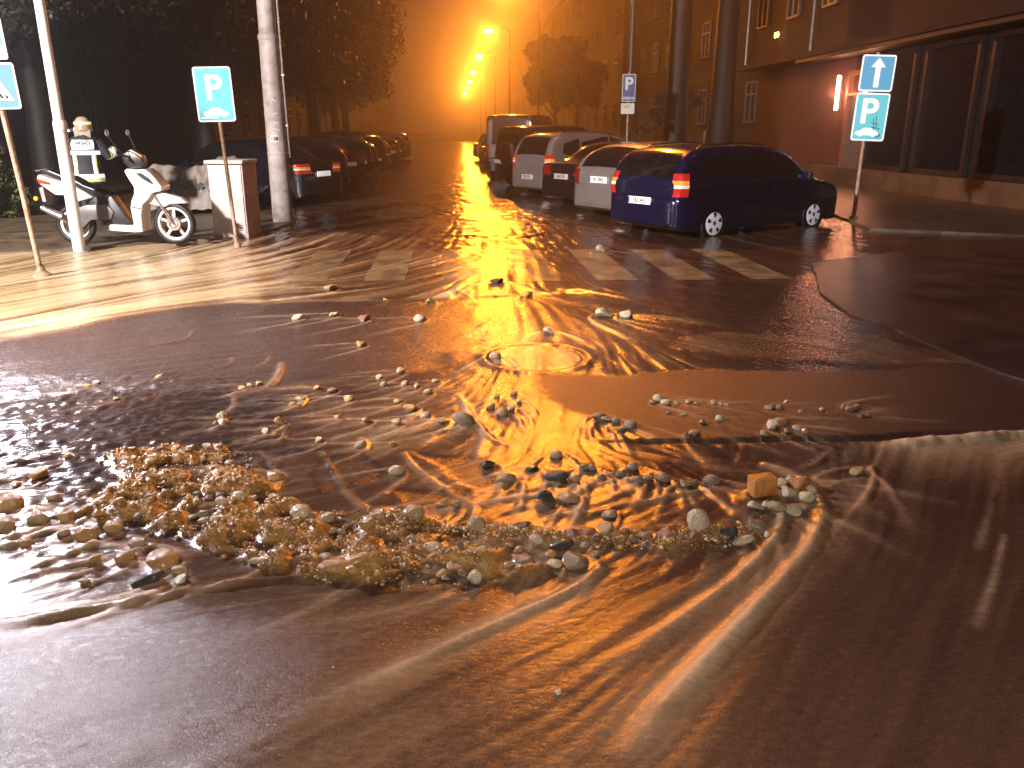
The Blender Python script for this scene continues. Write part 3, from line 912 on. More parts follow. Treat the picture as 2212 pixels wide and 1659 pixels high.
def slab(name, pix_or_pts, z, m, wob=0.05, drop=0.0):
    """A pavement slab with a ragged wet edge and a kerb face."""
    pts = pix_or_pts
    dense = []
    for i in range(len(pts)):
        a = Vector(pts[i]); b = Vector(pts[(i + 1) % len(pts)])
        L = (b - a).length; n = max(1, int(L / 0.25)) if L < 60 else 1
        for k in range(n):
            p = a.lerp(b, k / n)
            w = wob if L < 60 else 0
            dense.append((p.x + random.uniform(-w, w), p.y + random.uniform(-w, w)))
    mb = MB(); n = len(dense)
    mb.add([(x, y, z) for x, y in dense] + [(x, y, -0.1) for x, y in dense],
           [tuple(range(n))] + [(i, n + i, n + (i + 1) % n, (i + 1) % n) for i in range(n)])
    o = mb.build(name, m)
    return tag(o, kind='structure')

pave_l = mat('pavement_concrete', (0.17, 0.125, 0.085), 0.4, var=0.35, scale=2.5, bump=0.35, bscale=50)
slab('pavement', W(-700, 560, 0, 556, 180, 545, 330, 533, 470, 524, 560, 512, 640, 484) + [(-3.7, 19.5), (-9.2, 26), (-9.2, 140), (-30, 140), (-30, 11.2)], 0.062, pave_l, 0.035)
pave_r = mat('pavement_asphalt', (0.10, 0.065, 0.05), 0.33, var=0.3, scale=2.0, bump=0.3, bscale=60)
slab('pavement', [(7.1, 13.6), (9.0, 12.6), (14.0, 11.0), (30, 9.5), (30, 140), (8.2, 140), (8.2, 19.0)], 0.075, pave_r, 0.02)
isl = W(1752, 577, 1762, 600, 1770, 640, 1835, 690, 1900, 705, 1960, 735, 2040, 770, 2100, 795, 2180, 825, 2260, 850)
slab('traffic_island', isl + [(4.6, 4.75), (9.5, 4.9), (10.5, 8.0), (9.0, 10.9), (6.5, 11.2)], 0.050, mat('island_asphalt', (0.045, 0.025, 0.022), 0.32, var=0.35, scale=1.4, bump=0.25, bscale=70), 0.012)

# zebra crossing: worn paint just under a film of water
zm, znt, zb_ = nodes_of('worn_road_paint')
ztc = N(znt, 'ShaderNodeTexCoord')
zn = N(znt, 'ShaderNodeTexNoise', Scale=2.4, Detail=6.0, Roughness=0.65)
znt.links.new(ztc.outputs['Object'], zn.inputs['Vector'])
zr = N(znt, 'ShaderNodeValToRGB')
zr.color_ramp.elements[0].position = .3; zr.color_ramp.elements[0].color = (0.26, 0.18, 0.09, 1)
zr.color_ramp.elements[1].position = .75; zr.color_ramp.elements[1].color = (0.50, 0.39, 0.22, 1)
znt.links.new(zn.outputs['Fac'], zr.inputs['Fac']); znt.links.new(zr.outputs['Color'], zb_.inputs['Base Color'])
zmr = N(znt, 'ShaderNodeMapRange'); zmr.inputs['From Min'].default_value = .32; zmr.inputs['From Max'].default_value = .55; zmr.inputs['To Min'].default_value = .16; zmr.inputs['To Max'].default_value = .48
znt.links.new(zn.outputs['Fac'], zmr.inputs['Value']); znt.links.new(zmr.outputs['Result'], zb_.inputs['Alpha'])
zb_.inputs['Roughness'].default_value = 0.25
zbp = N(znt, 'ShaderNodeBump', Strength=.3, Distance=.01); zn2 = N(znt, 'ShaderNodeTexNoise', Scale=30.0, Detail=4.0)
znt.links.new(ztc.outputs['Object'], zn2.inputs['Vector']); znt.links.new(zn2.outputs['Fac'], zbp.inputs['Height']); znt.links.new(zbp.outputs['Normal'], zb_.inputs['Normal'])
vs = []; fs = []
for k in range(-5, 9):
    x0 = -0.14 + k * 0.905 / 1.0 * 0.98
    if k > 4 or k < -2: continue
    nx2, ny2 = 6, 40
    base = len(vs)
    for j in range(ny2 + 1):
        y = 9.14 + (0.12 if k < 0 else -0.02 * k) + 2.5 * j / ny2
        for i in range(nx2 + 1):
            x = x0 + 0.47 * i / nx2
            ii = int(np.clip(np.searchsorted(xs, x), 1, len(xs) - 2)); jj = int(np.clip(np.searchsorted(ys, y), 1, len(ys) - 2))
            hh = H[jj - 1:jj + 2, ii - 1:ii + 2].max()
            vs.append((x, y, WATER_Z + hh + 0.004))
    for j in range(ny2):
        for i in range(nx2):
            a = base + j * (nx2 + 1) + i
            fs.append((a, a + 1, a + nx2 + 2, a + nx2 + 1))
tag(link_mesh('road_markings', np_mesh('road_markings', vs, fs), zm, smooth=True), kind='structure')
# ------------------------------------------------------------------ common materials
steel = mat('galvanised_steel', (0.42, 0.38, 0.37), 0.38, metal=0.35, var=0.2, scale=5, bump=0.1)
rusty = mat('rusty_painted_steel', (0.46, 0.30, 0.21), 0.5, metal=0.1, var=0.3, scale=9, bump=0.2)
white_pole = mat('white_painted_pole', (0.74, 0.69, 0.67), 0.4, var=0.12, scale=4, bump=0.1)
conc = mat('weathered_concrete', (0.40, 0.345, 0.33), 0.6, var=0.25, scale=4, bump=0.3, bscale=40)
black = mat('black_rubber', (0.012, 0.011, 0.012), 0.5, var=0.3)
dark_plastic = mat('dark_plastic', (0.02, 0.019, 0.022), 0.35, var=0.2)
chrome = mat('bright_metal', (0.75, 0.72, 0.72), 0.2, metal=0.9, var=0.08)
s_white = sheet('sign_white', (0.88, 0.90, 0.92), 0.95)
s_blue_lit = sheet('sign_blue_flashlit', (0.17, 0.60, 0.66), 0.78)  # blue sheeting turned teal: flash glare put into its colour
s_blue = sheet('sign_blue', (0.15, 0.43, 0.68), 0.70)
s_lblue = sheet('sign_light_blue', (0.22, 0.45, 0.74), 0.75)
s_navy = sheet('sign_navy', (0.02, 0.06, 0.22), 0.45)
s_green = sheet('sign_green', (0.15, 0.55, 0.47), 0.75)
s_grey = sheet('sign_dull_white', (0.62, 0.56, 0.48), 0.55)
s_black = mat('sign_black', (0.015, 0.015, 0.018), 0.4)

def board(parent, w, h, cx, cz, face, border=s_white, bw=0.02, r=0.03, y=-0.04, name='sign_board', tilt=0.0):
    """Sign plate with rolled metal back, white border and coloured field; returns the plate (symbols hang on it)."""
    P_ = [(a + 0, b + 0) for a, b in rounded(w, h, r)]
    b = MB().prism(P_, 0.0, 0.018).build(name, steel, parent)
    b.location = (cx, y, cz); b.rotation_euler = (0, tilt, 0)
    MB().prism(P_, -0.0045, -0.0005).build('border', border, b)
    MB().prism(rounded(w - 2 * bw, h - 2 * bw, max(0.004, r - bw * .6)), -0.008, -0.005).build('field', face, b)
    return b

CAR_SHAPE = [(-.5, -.12), (-.42, -.16), (-.36, -.16), (-.32, -.22), (-.22, -.22), (-.18, -.16), (.18, -.16), (.22, -.22), (.32, -.22), (.36, -.16), (.46, -.16), (.5, -.06), (.48, .03), (.30, .07), (.14, .20), (-.16, .20), (-.30, .06), (-.46, .03)]

def pole(parent, pts, r, m, name='pole'):
    return MB().tube(pts, r, 14).build(name, m, parent, smooth=True)

# ---- parking sign by the cabinet
x, y = gpt(513, 531, .05)
t = empty('parking_sign', (x, y, 0.03), math.radians(6), 'blue P parking sign glowing teal on a leaning rusty post before the utility cabinet', 'sign')
pole(t, [(0, 0, -.1), (-.035, 0, .9), (-.075, 0, 1.8), (-.10, 0, 2.46)], 0.027, rusty)
MB().lathe([(.05, -.04), (.05, .05), (.032, .08)], n=14).build('post_foot', rusty, t)
b = board(t, .50, .72, -.105, 2.11, s_blue_lit, r=.035, tilt=math.radians(-1.5))
lettering('letter', 'P', .46, s_white, b, (0.0, -.010, .075), bold=0.010)
MB().prism([(a * .34, c * .30 - .235) for a, c in CAR_SHAPE], -.011, -.009).build('car_symbol', s_white, b)
MB().box((-.09, -.010, -.305), (.24, .002, .018)).build('kerb_symbol', s_white, b)

# ---- pedestrian crossing post
x, y = gpt(92, 602)
t = empty('crossing_sign', (x, y, 0.0), math.radians(14), 'pedestrian crossing sign with a green and white plate above on a leaning post', 'sign')
pole(t, [(0, 0, -.05), (-.055, 0, 1.0), (-.12, 0, 2.0), (-.16, 0, 2.9)], 0.030, rusty)
MB().lathe([(.11, -.03), (.10, .05), (.05, .09), (.038, .15)], n=16).build('post_foot', rusty, t)
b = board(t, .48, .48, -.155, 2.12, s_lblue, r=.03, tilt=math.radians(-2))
MB().prism([(-.19, -.15), (.19, -.15), (0, .20)], -.012, -.009).build('triangle', s_white, b)
w_ = MB()
w_.prism([(math.cos(a) * .022 - .005, math.sin(a) * .022 + .095) for a in np.linspace(0, 2 * PI, 12)[:-1]], -.015, -.013)
w_.prism([(-.03, .07), (.025, .07), (.035, 0), (.0, -.03), (-.035, 0)], -.0151, -.0131)
w_.prism([(.02, .06), (.055, .02), (.075, -.03), (.062, -.035), (.04, .0), (.01, .03)], -.0152, -.0132)
w_.prism([(-.02, .055), (-.055, .01), (-.06, -.03), (-.048, -.03), (-.04, .0), (-.01, .03)], -.0153, -.0133)
w_.prism([(-.01, -.01), (.03, -.01), (.06, -.07), (.09, -.125), (.065, -.125), (.035, -.08)], -.0154, -.0134)
w_.prism([(-.03, -.01), (.01, -.01), (-.02, -.08), (-.06, -.125), (-.085, -.12), (-.045, -.07)], -.0155, -.0135)
for q in (-.13, -.045, .035, .12):
    w_.prism([(q - .012, -.13), (q + .016, -.13), (q + .006, -.095), (q - .008, -.095)], -.0156, -.0136)
w_.build('walking_figure', s_black, b)
b2 = board(t, .42, .42, -.175, 2.60, s_white, border=s_white, r=.02, name='upper_plate', tilt=math.radians(-2))
MB().prism(rounded(.37, .37, .012), -.0105, -.0085).build('rule', mat('sign_thin_grey', (.3, .3, .33), .4), b2)
MB().prism(rounded(.355, .355, .012), -.0125, -.0107).build('panel', s_white, b2)
MB().prism([(-.176, -.05), (.176, -.05), (.176, .09), (-.176, .09)], -.0145, -.0127).build('green_band', s_green, b2)

# ---- lamp post, white, at the pavement corner
x, y = gpt(172, 542, .05)
t = empty('lamp_post', (x, y, 0.0), 0, 'tall white painted steel post in front of the scooter', 'post')
pole(t, [(0, 0, -.05), (-.006, 0, 1.72)], 0.082, white_pole, 'lower_tube')
MB().lathe([(.083, 1.66), (.088, 1.68), (.088, 1.76), (.072, 1.80)], n=18).build('collar', white_pole, t, smooth=True)
MB().tube([(-.006, 0, 1.78), (-.03, 0, 4.5), (-.05, 0, 8.0)], (.068, .062, .055), 14).build('upper_tube', white_pole, t, smooth=True)
MB().lathe([(.13, 0), (.13, .03), (.09, .05)], n=16).build('base_plate', steel, t)

# ---- concrete mast with number plate
x, y = gpt(612, 482, .03)
t = empty('concrete_mast', (x, y, 0.0), 0, 'thick grey round mast carrying a small number plate beside the cabinet', 'mast')
MB().tube([(0, 0, -.05), (0, 0, 3.2)], (.185, .165), 22).build('lower_shaft', conc, t, smooth=True)
MB().lathe([(.166, 3.16), (.176, 3.18), (.176, 3.24), (.15, 3.28)], n=22).build('joint_ring', conc, t, smooth=True)
MB().tube([(0, 0, 3.22), (0, 0, 9)], (.150, .12), 22).build('upper_shaft', conc, t, smooth=True)
for z in (1.25, .62):
    MB().lathe([(.178, z), (.183, z + .01), (.183, z + .03), (.176, z + .04)], n=22).build('strap', conc, t, smooth=True)
npl = MB()
for i in range(7):
    a0 = -PI / 2 - .42 + .84 * i / 6
    npl.v.append((.181 * math.cos(a0), .181 * math.sin(a0), 1.47)); npl.v.append((.181 * math.cos(a0), .181 * math.sin(a0), 1.58))
npl.f = [(2 * i, 2 * i + 2, 2 * i + 3, 2 * i + 1) for i in range(6)]
pl = npl.build('number_plate', mat('plate_white', (.75, .72, .72), .4, emit=(.7, .66, .66), estr=.12), t)
for i, ch in enumerate('158'):
    a0 = -PI / 2 + (-.24 + .24 * i)
    lettering('digit', ch, .095, s_black, pl, (.184 * math.cos(a0), .184 * math.sin(a0), 1.525), (PI / 2, 0, a0 + PI / 2), bold=.004)
st_ = mat('tape_spot', (.8, .8, .85), .3, emit=(.7, .75, .9), estr=.7)
for (a_, z_) in ((-1.45, 2.18), (-1.2, 2.17), (-1.4, 1.95), (-1.15, 1.96), (-1.35, 1.80), (-1.1, 1.80), (-1.55, 1.70), (-1.3, 1.69), (-1.05, 1.68)):
    q = MB().lathe([(0, .004), (.007, .003), (.009, 0)], n=8).build('staple', st_, t)
    q.location = (.172 * math.cos(a_), .172 * math.sin(a_), z_); q.rotation_euler = (0, PI / 2, a_)
MB().tube([(.21, .02, 1.2), (.20, .0, 2.5), (.185, -.02, 9)], .014, 6).build('conduit', steel, t, smooth=True)
for z in (2.6, 1.75):
    MB().box((.19, -.0, z), (.07, .04, .03)).build('bracket', steel, t)

# ---- utility cabinet
x0c, y0c = gpt(465, 517, .03)
t = empty('utility_cabinet', (x0c + .27, y0c + .40, 0.0), math.radians(-4), 'pale grey street utility cabinet with pinkish shade painted on its side, by the parking sign', 'cabinet')
cab_m = mat('cabinet_grey', (.56, .50, .47), .5, var=.16, scale=3, bump=.12, bscale=30)
cab_shade = mat('cabinet_side_shade', (.50, .36, .36), .5, var=.18, scale=3, bump=.12, bscale=30)  # cabinet grey with the street side's shade put into its colour
MB().box((0, 0, .62), (.54, .72, 1.12)).build('housing', cab_shade, t, bevel=.012)
MB().box((0, -.02, 1.20), (.60, .80, .055)).build('lid', cab_m, t, bevel=.02)
MB().box((-.005, -.366, .62), (.50, .018, 1.05)).build('front_door', cab_m, t, bevel=.006)
MB().box((0, 0, .05), (.55, .74, .12)).build('plinth', conc, t, bevel=.01)
MB().box((.274, .03, .64), (.012, .56, .86)).build('side_panel', cab_shade, t, bevel=.004)
for k in range(5):
    MB().box((.12, -.378, .16 + k * .025), (.16, .006, .008)).build('vent_slot', dark_plastic, t)

# ---- sign on the far pavement: one-way arrow over parking
x, y = 7.62, 15.2
t = empty('direction_sign', (x, y, 0.05), math.radians(-13), 'upright arrow plate mounted above a blue P plate beside the blue estate car', 'sign')
pole(t, [(-.04, 0, -.05), (-.02, 0, 1.5), (.05, 0, 2.95)], 0.036, rusty)
MB().lathe([(.08, -.03), (.08, .05), (.04, .09)], c=(-.04, 0, 0), n=14).build('post_foot', rusty, t)
b = board(t, .58, .62, .06, 2.60, s_blue, r=.045, tilt=math.radians(2), bw=.028)
MB().prism([(-.045, -.24), (.045, -.24), (.045, .10), (.125, .10), (0, .26), (-.125, .10), (-.045, .10)], -.012, -.009).build('arrow', s_white, b)
b = board(t, .58, .83, .03, 1.85, s_blue_lit, r=.045, tilt=math.radians(2), bw=.028, name='parking_board')
lettering('letter', 'P', .60, s_white, b, (-.04, -.010, .08), bold=0.014)
MB().prism([(a * .42 - .02, c * .36 - .26) for a, c in CAR_SHAPE], -.012, -.009).build('car_symbol', s_white, b)
g_ = MB()
for (p0, p1) in (((.06, -.02), (.09, -.22)), ((.10, .02), (.13, -.2)), ((.03, -.10), (.16, -.12)), ((.04, -.17), (.2, -.2)), ((.15, -.22), (.22, -.34)), ((.12, -.36), (.22, -.3)), ((.14, -.3), (.2, -.37))):
    g_.tube([(p0[0], -.0125, p0[1]), (p1[0], -.0125, p1[1])], .006, 5)
g_.build('graffiti', mat('graffiti_ink', (.03, .06, .12), .5), b)

# ---- reserve sign among the parked cars
x, y = 4.56, 21.86
t = empty('reserved_parking_sign', (x, y, 0.05), math.radians(-14), 'narrow dark blue P RESERVE sign with small white plate below on thin post', 'sign')
MB().tube([(0, .06, -.05), (0, .06, 3.05)], .03, 10).build('pole', rusty, t, smooth=True)
b = board(t, .34, .66, 0, 2.66, s_navy, border=s_grey, r=.02, bw=.016)
lettering('letter', 'P', .42, s_grey, b, (.0, -.010, .09), bold=.012)
lettering('word', 'RESERVE', .082, s_grey, b, (0, -.010, -.25), bold=.003, sx=.92)
b = board(t, .34, .26, -.01, 2.16, s_grey, border=s_grey, r=.02, name='supplementary_plate')
for k, w2 in enumerate((.2, .16)):
    MB().box((-.02, -.010, .07 - k * .04), (w2, .002, .014)).build('caption', mat('plate_caption', (.16, .13, .12), .5), b)

# ------------------------------------------------------------------ scooter
sc_a = gpt(166, 529, .062); sc_b = gpt(352, 529, .062)
ang = math.atan2(sc_b[1] - sc_a[1], sc_b[0] - sc_a[0])
t = empty('scooter', (sc_a[0], sc_a[1] + .05, .062), ang, 'white motor scooter parked on the pavement behind the white post', 'scooter')
wh = mat('white_scooter_paint', (.80, .76, .74), .25, coat=.8, var=.06)
seat_m = mat('black_vinyl', (.016, .015, .018), .3, coat=.3)
grey_c = mat('engine_grey', (.16, .15, .155), .4, metal=.4, var=.2)
def S(*p): return [((p[i] - 440) / 717, (1605 - p[i + 1]) / 717) for i in range(0, len(p), 2)]
def wheel2(px, r, rimr, spokes, nm):
    cx = (px - 440) / 717
    prof = []
    for k in range(13):
        a = 2 * PI * k / 12
        prof.append((r - .045 + .045 * math.cos(a), .05 * math.sin(a)))
    w = MB().lathe(prof, 'Y', (cx, 0, r), 36).build(nm, black, t, smooth=True)
    rim = MB().lathe([(rimr - .03, -.035), (rimr, -.042), (rimr + .006, 0), (rimr, .042), (rimr - .03, .035), (rimr - .03, -.035)], 'Y', (cx, 0, r), 36)
    rim.lathe([(0, -.05), (.045, -.05), (.05, 0), (.045, .05), (0, .05)], 'Y', (cx, 0, r), 18)
    for k in range(spokes):
        a = 2 * PI * k / spokes + .3
        rim.box((cx + .5 * rimr * math.cos(a), 0, r + .5 * rimr * math.sin(a)), (rimr * .86, .03, .036), ry=-a)
    rim.build('rim', wh, w, smooth=False)
    MB().lathe([(.06, -.056), (.10, -.056), (.10, -.06), (.06, -.06), (.06, -.056)], 'Y', (cx, 0, r), 24).build('brake_disc', chrome, w)
wheel2(1490, .305, .235, 5, 'front_wheel')
wheel2(455, .29, .21, 5, 'rear_wheel')
MB().prism(S(1080, 850, 1110, 828, 1200, 838, 1290, 832, 1350, 880, 1445, 1010, 1430, 1050, 1335, 1070, 1290, 1130, 1220, 1190, 1195, 1300, 1190, 1465, 1100, 1470, 820, 1450, 850, 1388, 1090, 1398, 1108, 1380, 1095, 1220, 1112, 1150, 1150, 1080, 1158, 1010, 1110, 920), -.16, .16).build('leg_shield', wh, t, bevel=.035, seg=3)
MB().prism(S(1195, 868, 1260, 872, 1330, 925, 1372, 985, 1330, 972, 1250, 922), -.166, -.158).build('headlight', dark_plastic, t)
MB().prism(S(1110, 1205, 1205, 1222, 1200, 1232, 1108, 1215), -.165, -.155).build('trim_strip', dark_plastic, t)
MB().prism(S(1050, 690, 1130, 652, 1200, 690, 1250, 720, 1262, 775, 1240, 825, 1110, 830, 1060, 770), -.09, .09).build('cockpit', dark_plastic, t, bevel=.025)
MB().prism(S(1112, 648, 1150, 645, 1250, 700, 1262, 765, 1240, 760, 1190, 700), -.06, .06).build('visor', mat('amber_visor', (.40, .22, .14), .2, coat=.6), t, bevel=.01)
hb = MB().tube([((1090 - 440) / 717, -.34, .80 + .48), ((1120 - 440) / 717, -.12, .83 + .42), ((1120 - 440) / 717, .12, .83 + .42), ((1090 - 440) / 717, .34, .80 + .48)], .014, 8).build('handlebar', dark_plastic, t, smooth=True)
for s in (-1, 1):
    MB().tube([((1085 - 440) / 717, s * .35, 1.28), ((1085 - 440) / 717, s * .24, 1.27)], .02, 8).build('grip', black, hb, smooth=True)
    m_ = MB().tube([((1110 - 440) / 717, s * .2, 1.27), ((1060 - 440) / 717, s * .30, 1.42), ((1020 - 440) / 717, s * .32, 1.54)], .007, 6).build('mirror', dark_plastic, hb, smooth=True)
    MB().lathe([(0, -.012), (.045, -.01), (.05, 0), (.045, .01), (0, .012)], 'X', ((1015 - 440) / 717, s * .32, 1.57), 14).build('mirror_glass', chrome, m_, smooth=True)
MB().prism(S(1245, 1180, 1310, 1085, 1400, 1062, 1500, 1092, 1600, 1122, 1660, 1180, 1480, 1187, 1430, 1217, 1380, 1212, 1320, 1195), -.085, .085).build('front_fender', wh, t, bevel=.03, seg=3)
for s in (-1, 1):
    MB().tube([((1325 - 440) / 717, s * .085, .74), ((1490 - 440) / 717, s * .085, .305)], .022, 10).build('fork_leg', chrome, t, smooth=True)
MB().prism(S(190, 845, 300, 832, 430, 888, 520, 908, 640, 985, 800, 1045, 900, 1100, 860, 1122, 720, 1112, 560, 1012, 440, 955, 300, 905), -.13, .13).build('seat', seat_m, t, bevel=.03, seg=3)
MB().prism(S(190, 882, 290, 922, 430, 962, 480, 972, 640, 1060, 715, 1116, 520, 1168, 480, 1152, 440, 1092, 340, 1092, 190, 978, 176, 930), -.155, .155).build('rear_fairing', wh, t, bevel=.03, seg=3)
MB().prism(S(172, 920, 310, 965, 312, 990, 190, 972), -.157, .157).build('tail_light', mat('dim_red_lens', (.35, .05, .02), .2, coat=.5), t)
MB().prism(S(640, 1180, 720, 1100, 900, 1105, 1010, 1300, 1080, 1385, 850, 1388, 780, 1362, 640, 1342), -.11, .11).build('body_tunnel', dark_plastic, t, bevel=.02)
MB().prism(S(450, 1240, 640, 1190, 850, 1182, 910, 1262, 870, 1342, 660, 1345, 520, 1470, 400, 1480), -.14, -.02).build('engine_cover', grey_c, t, bevel=.025)
MB().tube([(S(180, 1217)[0][0], -.15, S(180, 1217)[0][1]), (S(380, 1312)[0][0], -.15, S(380, 1312)[0][1])], (.040, .052), 14).build('exhaust', chrome, t, smooth=True)
MB().prism(S(150, 845, 270, 830, 300, 842, 160, 858), -.10, .10).build('luggage_rack', grey_c, t)
MB().prism(S(160, 1020, 200, 1010, 210, 1160, 175, 1160), -.09, .09).build('number_plate', mat('plate_dull', (.3, .28, .28), .5), t)
ind = MB().lathe([(0, -.02), (.028, -.018), (.034, 0), (.028, .018), (0, .02)], 'Y', (S(123, 1125)[0][0], -.12, S(123, 1125)[0][1]), 12).build('indicator', mat('amber_lens', (.75, .38, .05), .25, emit=(.9, .45, .05), estr=.55), t, smooth=True)
MB().tube([(S(620, 1400)[0][0], -.08, .15), (S(580, 1560)[0][0], -.2, .0)], .013, 6).build('side_stand', dark_plastic, t)

# ------------------------------------------------------------------ covered motorbike
cx0, cy0 = gpt(312, 470, .06)
t = empty('covered_motorbike', (cx0 - .28, cy0 + .75, .06), math.radians(5), 'motorbike under a creased grey dust cover behind the scooter', 'motorbike')
nu, nv = 90, 40
top = np.interp(np.linspace(0, 1, nu), [0, .05, .12, .25, .45, .6, .75, .88, .96, 1], [.42, .82, .97, .95, .90, .96, 1.10, 1.12, .95, .5])
vs = []; fs = []
for i in range(nu):
    u = i / (nu - 1)
    hw = 0.34 * (1 - abs(2 * u - 1) ** 4) + .05
    for j in range(nv + 1):
        a = PI * j / nv
        cz = abs(math.sin(a)) ** .55; cyy = math.cos(a)
        z = .10 + (top[i] - .10) * cz
        yy = -cyy * hw * (1.0 - .45 * cz)
        fold = .024 * math.sin(u * 44 + 6 * math.sin(a * 1.3) + 9 * (1 - cz)) * (1 - .6 * cz) + .016 * math.sin((u * 26 - 5 * z) * 2.2) + .010 * math.sin(u * 71 + z * 17)
        sag = .02 * math.sin(9 * z + 14 * u)
        vs.append((2.15 * u + .03 * math.sin(7 * z + u * 5), yy - fold - sag if j < nv / 2 else yy + fold, max(.06, z + .012 * math.sin(u * 52))))
for i in range(nu - 1):
    for j in range(nv):
        a = i * (nv + 1) + j
        fs.append((a, a + 1, a + nv + 2, a + nv + 1))
cov = link_mesh('cover', np_mesh('cover', vs, fs), mat('grey_cover_cloth', (.30, .25, .23), .55, var=.22, scale=4, bump=.15), t, smooth=True)
lettering('wordmark', 'louis', .25, mat('cover_print', (.02, .018, .02), .5), cov, (1.06, -.365, .58), bold=.006)
lettering('wordmark', ']', .25, MATS['cover_print'], cov, (1.42, -.365, .58), bold=.006)
for x_ in (.42, 1.75):
    MB().lathe([(.20, -.06), (.27, -.055), (.30, 0), (.27, .055), (.20, .06)], 'Y', (x_, 0, .30), 24).build('wheel', black, t, smooth=True)

# ------------------------------------------------------------------ firefighter
fx, fy = -6.15, 14.75
t = empty('person', (fx, fy, .062), math.radians(16), 'firefighter with helmet and reflective striped jacket seen from behind near the scooter', 'person')
cloth = mat('navy_turnout_cloth', (.020, .022, .034), .7, var=.25, scale=12, bump=.2)
def skin_body(name, pts, edges, radii, m, parent, sub=2):
    me = bpy.data.meshes.new(name)
    me.from_pydata(pts, edges, [])
    o = bpy.data.objects.new(name, me); COL.objects.link(o)
    sm = o.modifiers.new('s', 'SKIN'); su = o.modifiers.new('b', 'SUBSURF'); su.levels = sub; su.render_levels = sub
    for v, r in zip(me.skin_vertices[0].data, radii):
        v.radius = r if hasattr(r, '__len__') else (r, r)
    me.skin_vertices[0].data[0].use_root = True
    dg = bpy.context.evaluated_depsgraph_get(); dg.update()
    m2 = bpy.data.meshes.new_from_object(o.evaluated_get(dg))
    bpy.data.objects.remove(o)
    m2.name = name; m2.materials.clear(); m2.materials.append(m)
    q = bpy.data.objects.new(name, m2); COL.objects.link(q); q.parent = parent
    m2.polygons.foreach_set('use_smooth', [True] * len(m2.polygons))
    return q
pts = [(0, 0, .94), (0, 0, 1.12), (0, .01, 1.32), (0, .02, 1.48), (0, .03, 1.56), (0, .05, 1.66), (0, .04, 1.76)]
rad = [(.15, .11), (.15, .11), (.17, .11), (.09, .08), (.058, .058), (.09, .10), (.07, .08)]
ed = [(i, i + 1) for i in range(6)]
def chain(start, ps, rs):
    p0 = start
    for p, r in zip(ps, rs):
        pts.append(p); rad.append(r); ed.append((p0, len(pts) - 1)); p0 = len(pts) - 1
    return p0
wr = chain(2, [(.20, .02, 1.42), (.33, .02, 1.20), (.37, .10, 1.22), (.42, .20, 1.30), (.44, .26, 1.34)], [.065, .052, .046, .036, .036])
for k in range(4):
    o_ = (k - 1.5) * .018
    chain(wr, [(.455 + o_ * .4, .31, 1.355 + o_), (.46 + o_ * .4, .34 - abs(o_) * .3, 1.345 + o_), (.45, .345, 1.32 + o_)], [.0095, .009, .008])
chain(wr, [(.415, .28, 1.37), (.40, .31, 1.375)], [.011, .009])
wl = chain(2, [(-.20, .02, 1.42), (-.29, .0, 1.16), (-.30, .06, .92), (-.30, .07, .84)], [.065, .052, .038, .036])
for k in range(4):
    o_ = (k - 1.5) * .018
    chain(wl, [(-.30, .07 + o_, .78), (-.295, .07 + o_, .745 + abs(o_)), (-.285, .07 + o_, .72 + abs(o_))], [.0095, .009, .008])
chain(wl, [(-.275, .105, .82), (-.27, .12, .785)], [.011, .009])
for s in (-1, 1):
    chain(0, [(s * .10, 0, .88), (s * .115, .02, .50), (s * .12, -.01, .12), (s * .13, .12, .05)], [.095, .065, .05, .045])
skin_body('body', pts, ed, rad, cloth, t)
# jacket: torso shell and sleeves
def torso(z):
    rx = float(np.interp(z, [.74, .85, 1.05, 1.25, 1.40, 1.48, 1.54], [.235, .235, .215, .225, .235, .20, .09]))
    ry = float(np.interp(z, [.74, .85, 1.05, 1.25, 1.40, 1.48, 1.54], [.175, .17, .155, .16, .155, .13, .085]))
    return rx, ry
def shell(z0, z1, a0, a1, off, nz=10, na=36):
    vs = []; fs = []
    for i in range(nz + 1):
        z = z0 + (z1 - z0) * i / nz; rx, ry = torso(z)
        for k in range(na + 1):
            a = a0 + (a1 - a0) * k / na
            w2 = .006 * math.sin(a * 7 + z * 23)
            vs.append(((rx + off + w2) * math.cos(a), (ry + off + w2) * math.sin(a), z))
    for i in range(nz):
        for k in range(na):
            a = i * (na + 1) + k
            fs.append((a, a + 1, a + na + 2, a + na + 1))
    return vs, fs
v_, f_ = shell(.74, 1.54, 0, 2 * PI, 0, 24, 48)
jk = link_mesh('jacket', np_mesh('jacket', v_, f_), cloth, t, smooth=True)
MB().tube([(.19, .02, 1.43), (.27, .02, 1.31), (.34, .03, 1.19), (.375, .11, 1.22), (.415, .19, 1.29)], (.088, .078, .07, .063, .055), 14).build('sleeve', cloth, jk, smooth=True)
MB().tube([(-.19, .02, 1.43), (-.27, .0, 1.3), (-.31, .0, 1.15), (-.315, .06, .93)], (.088, .078, .068, .056), 14).build('sleeve', cloth, jk, smooth=True)
refl = mat('reflective_band', (.85, .88, .85), .4, emit=(.9, .95, .92), estr=.9)  # emission put in for the flash these bands would throw back
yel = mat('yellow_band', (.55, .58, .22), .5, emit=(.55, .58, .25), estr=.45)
def band(name, z0, z1, a0, a1, m, off=.013, parent=jk):
    v, f = shell(z0, z1, a0, a1, off, 3, 40)
    return link_mesh(name, np_mesh(name, v, f), m, parent, smooth=True)
band('chest_band', 1.215, 1.28, 0, 2 * PI, refl)
band('hem_band', .835, .90, 0, 2 * PI, refl)
band('hem_band', .775, .833, 0, 2 * PI, yel)
for a_ in (-PI / 2 - .78, -PI / 2 + .60):
    band('vertical_band', .902, 1.213, a_ - .11, a_ + .11, refl)
    band('vertical_band', .902, 1.213, a_ + .115, a_ + .24, yel)
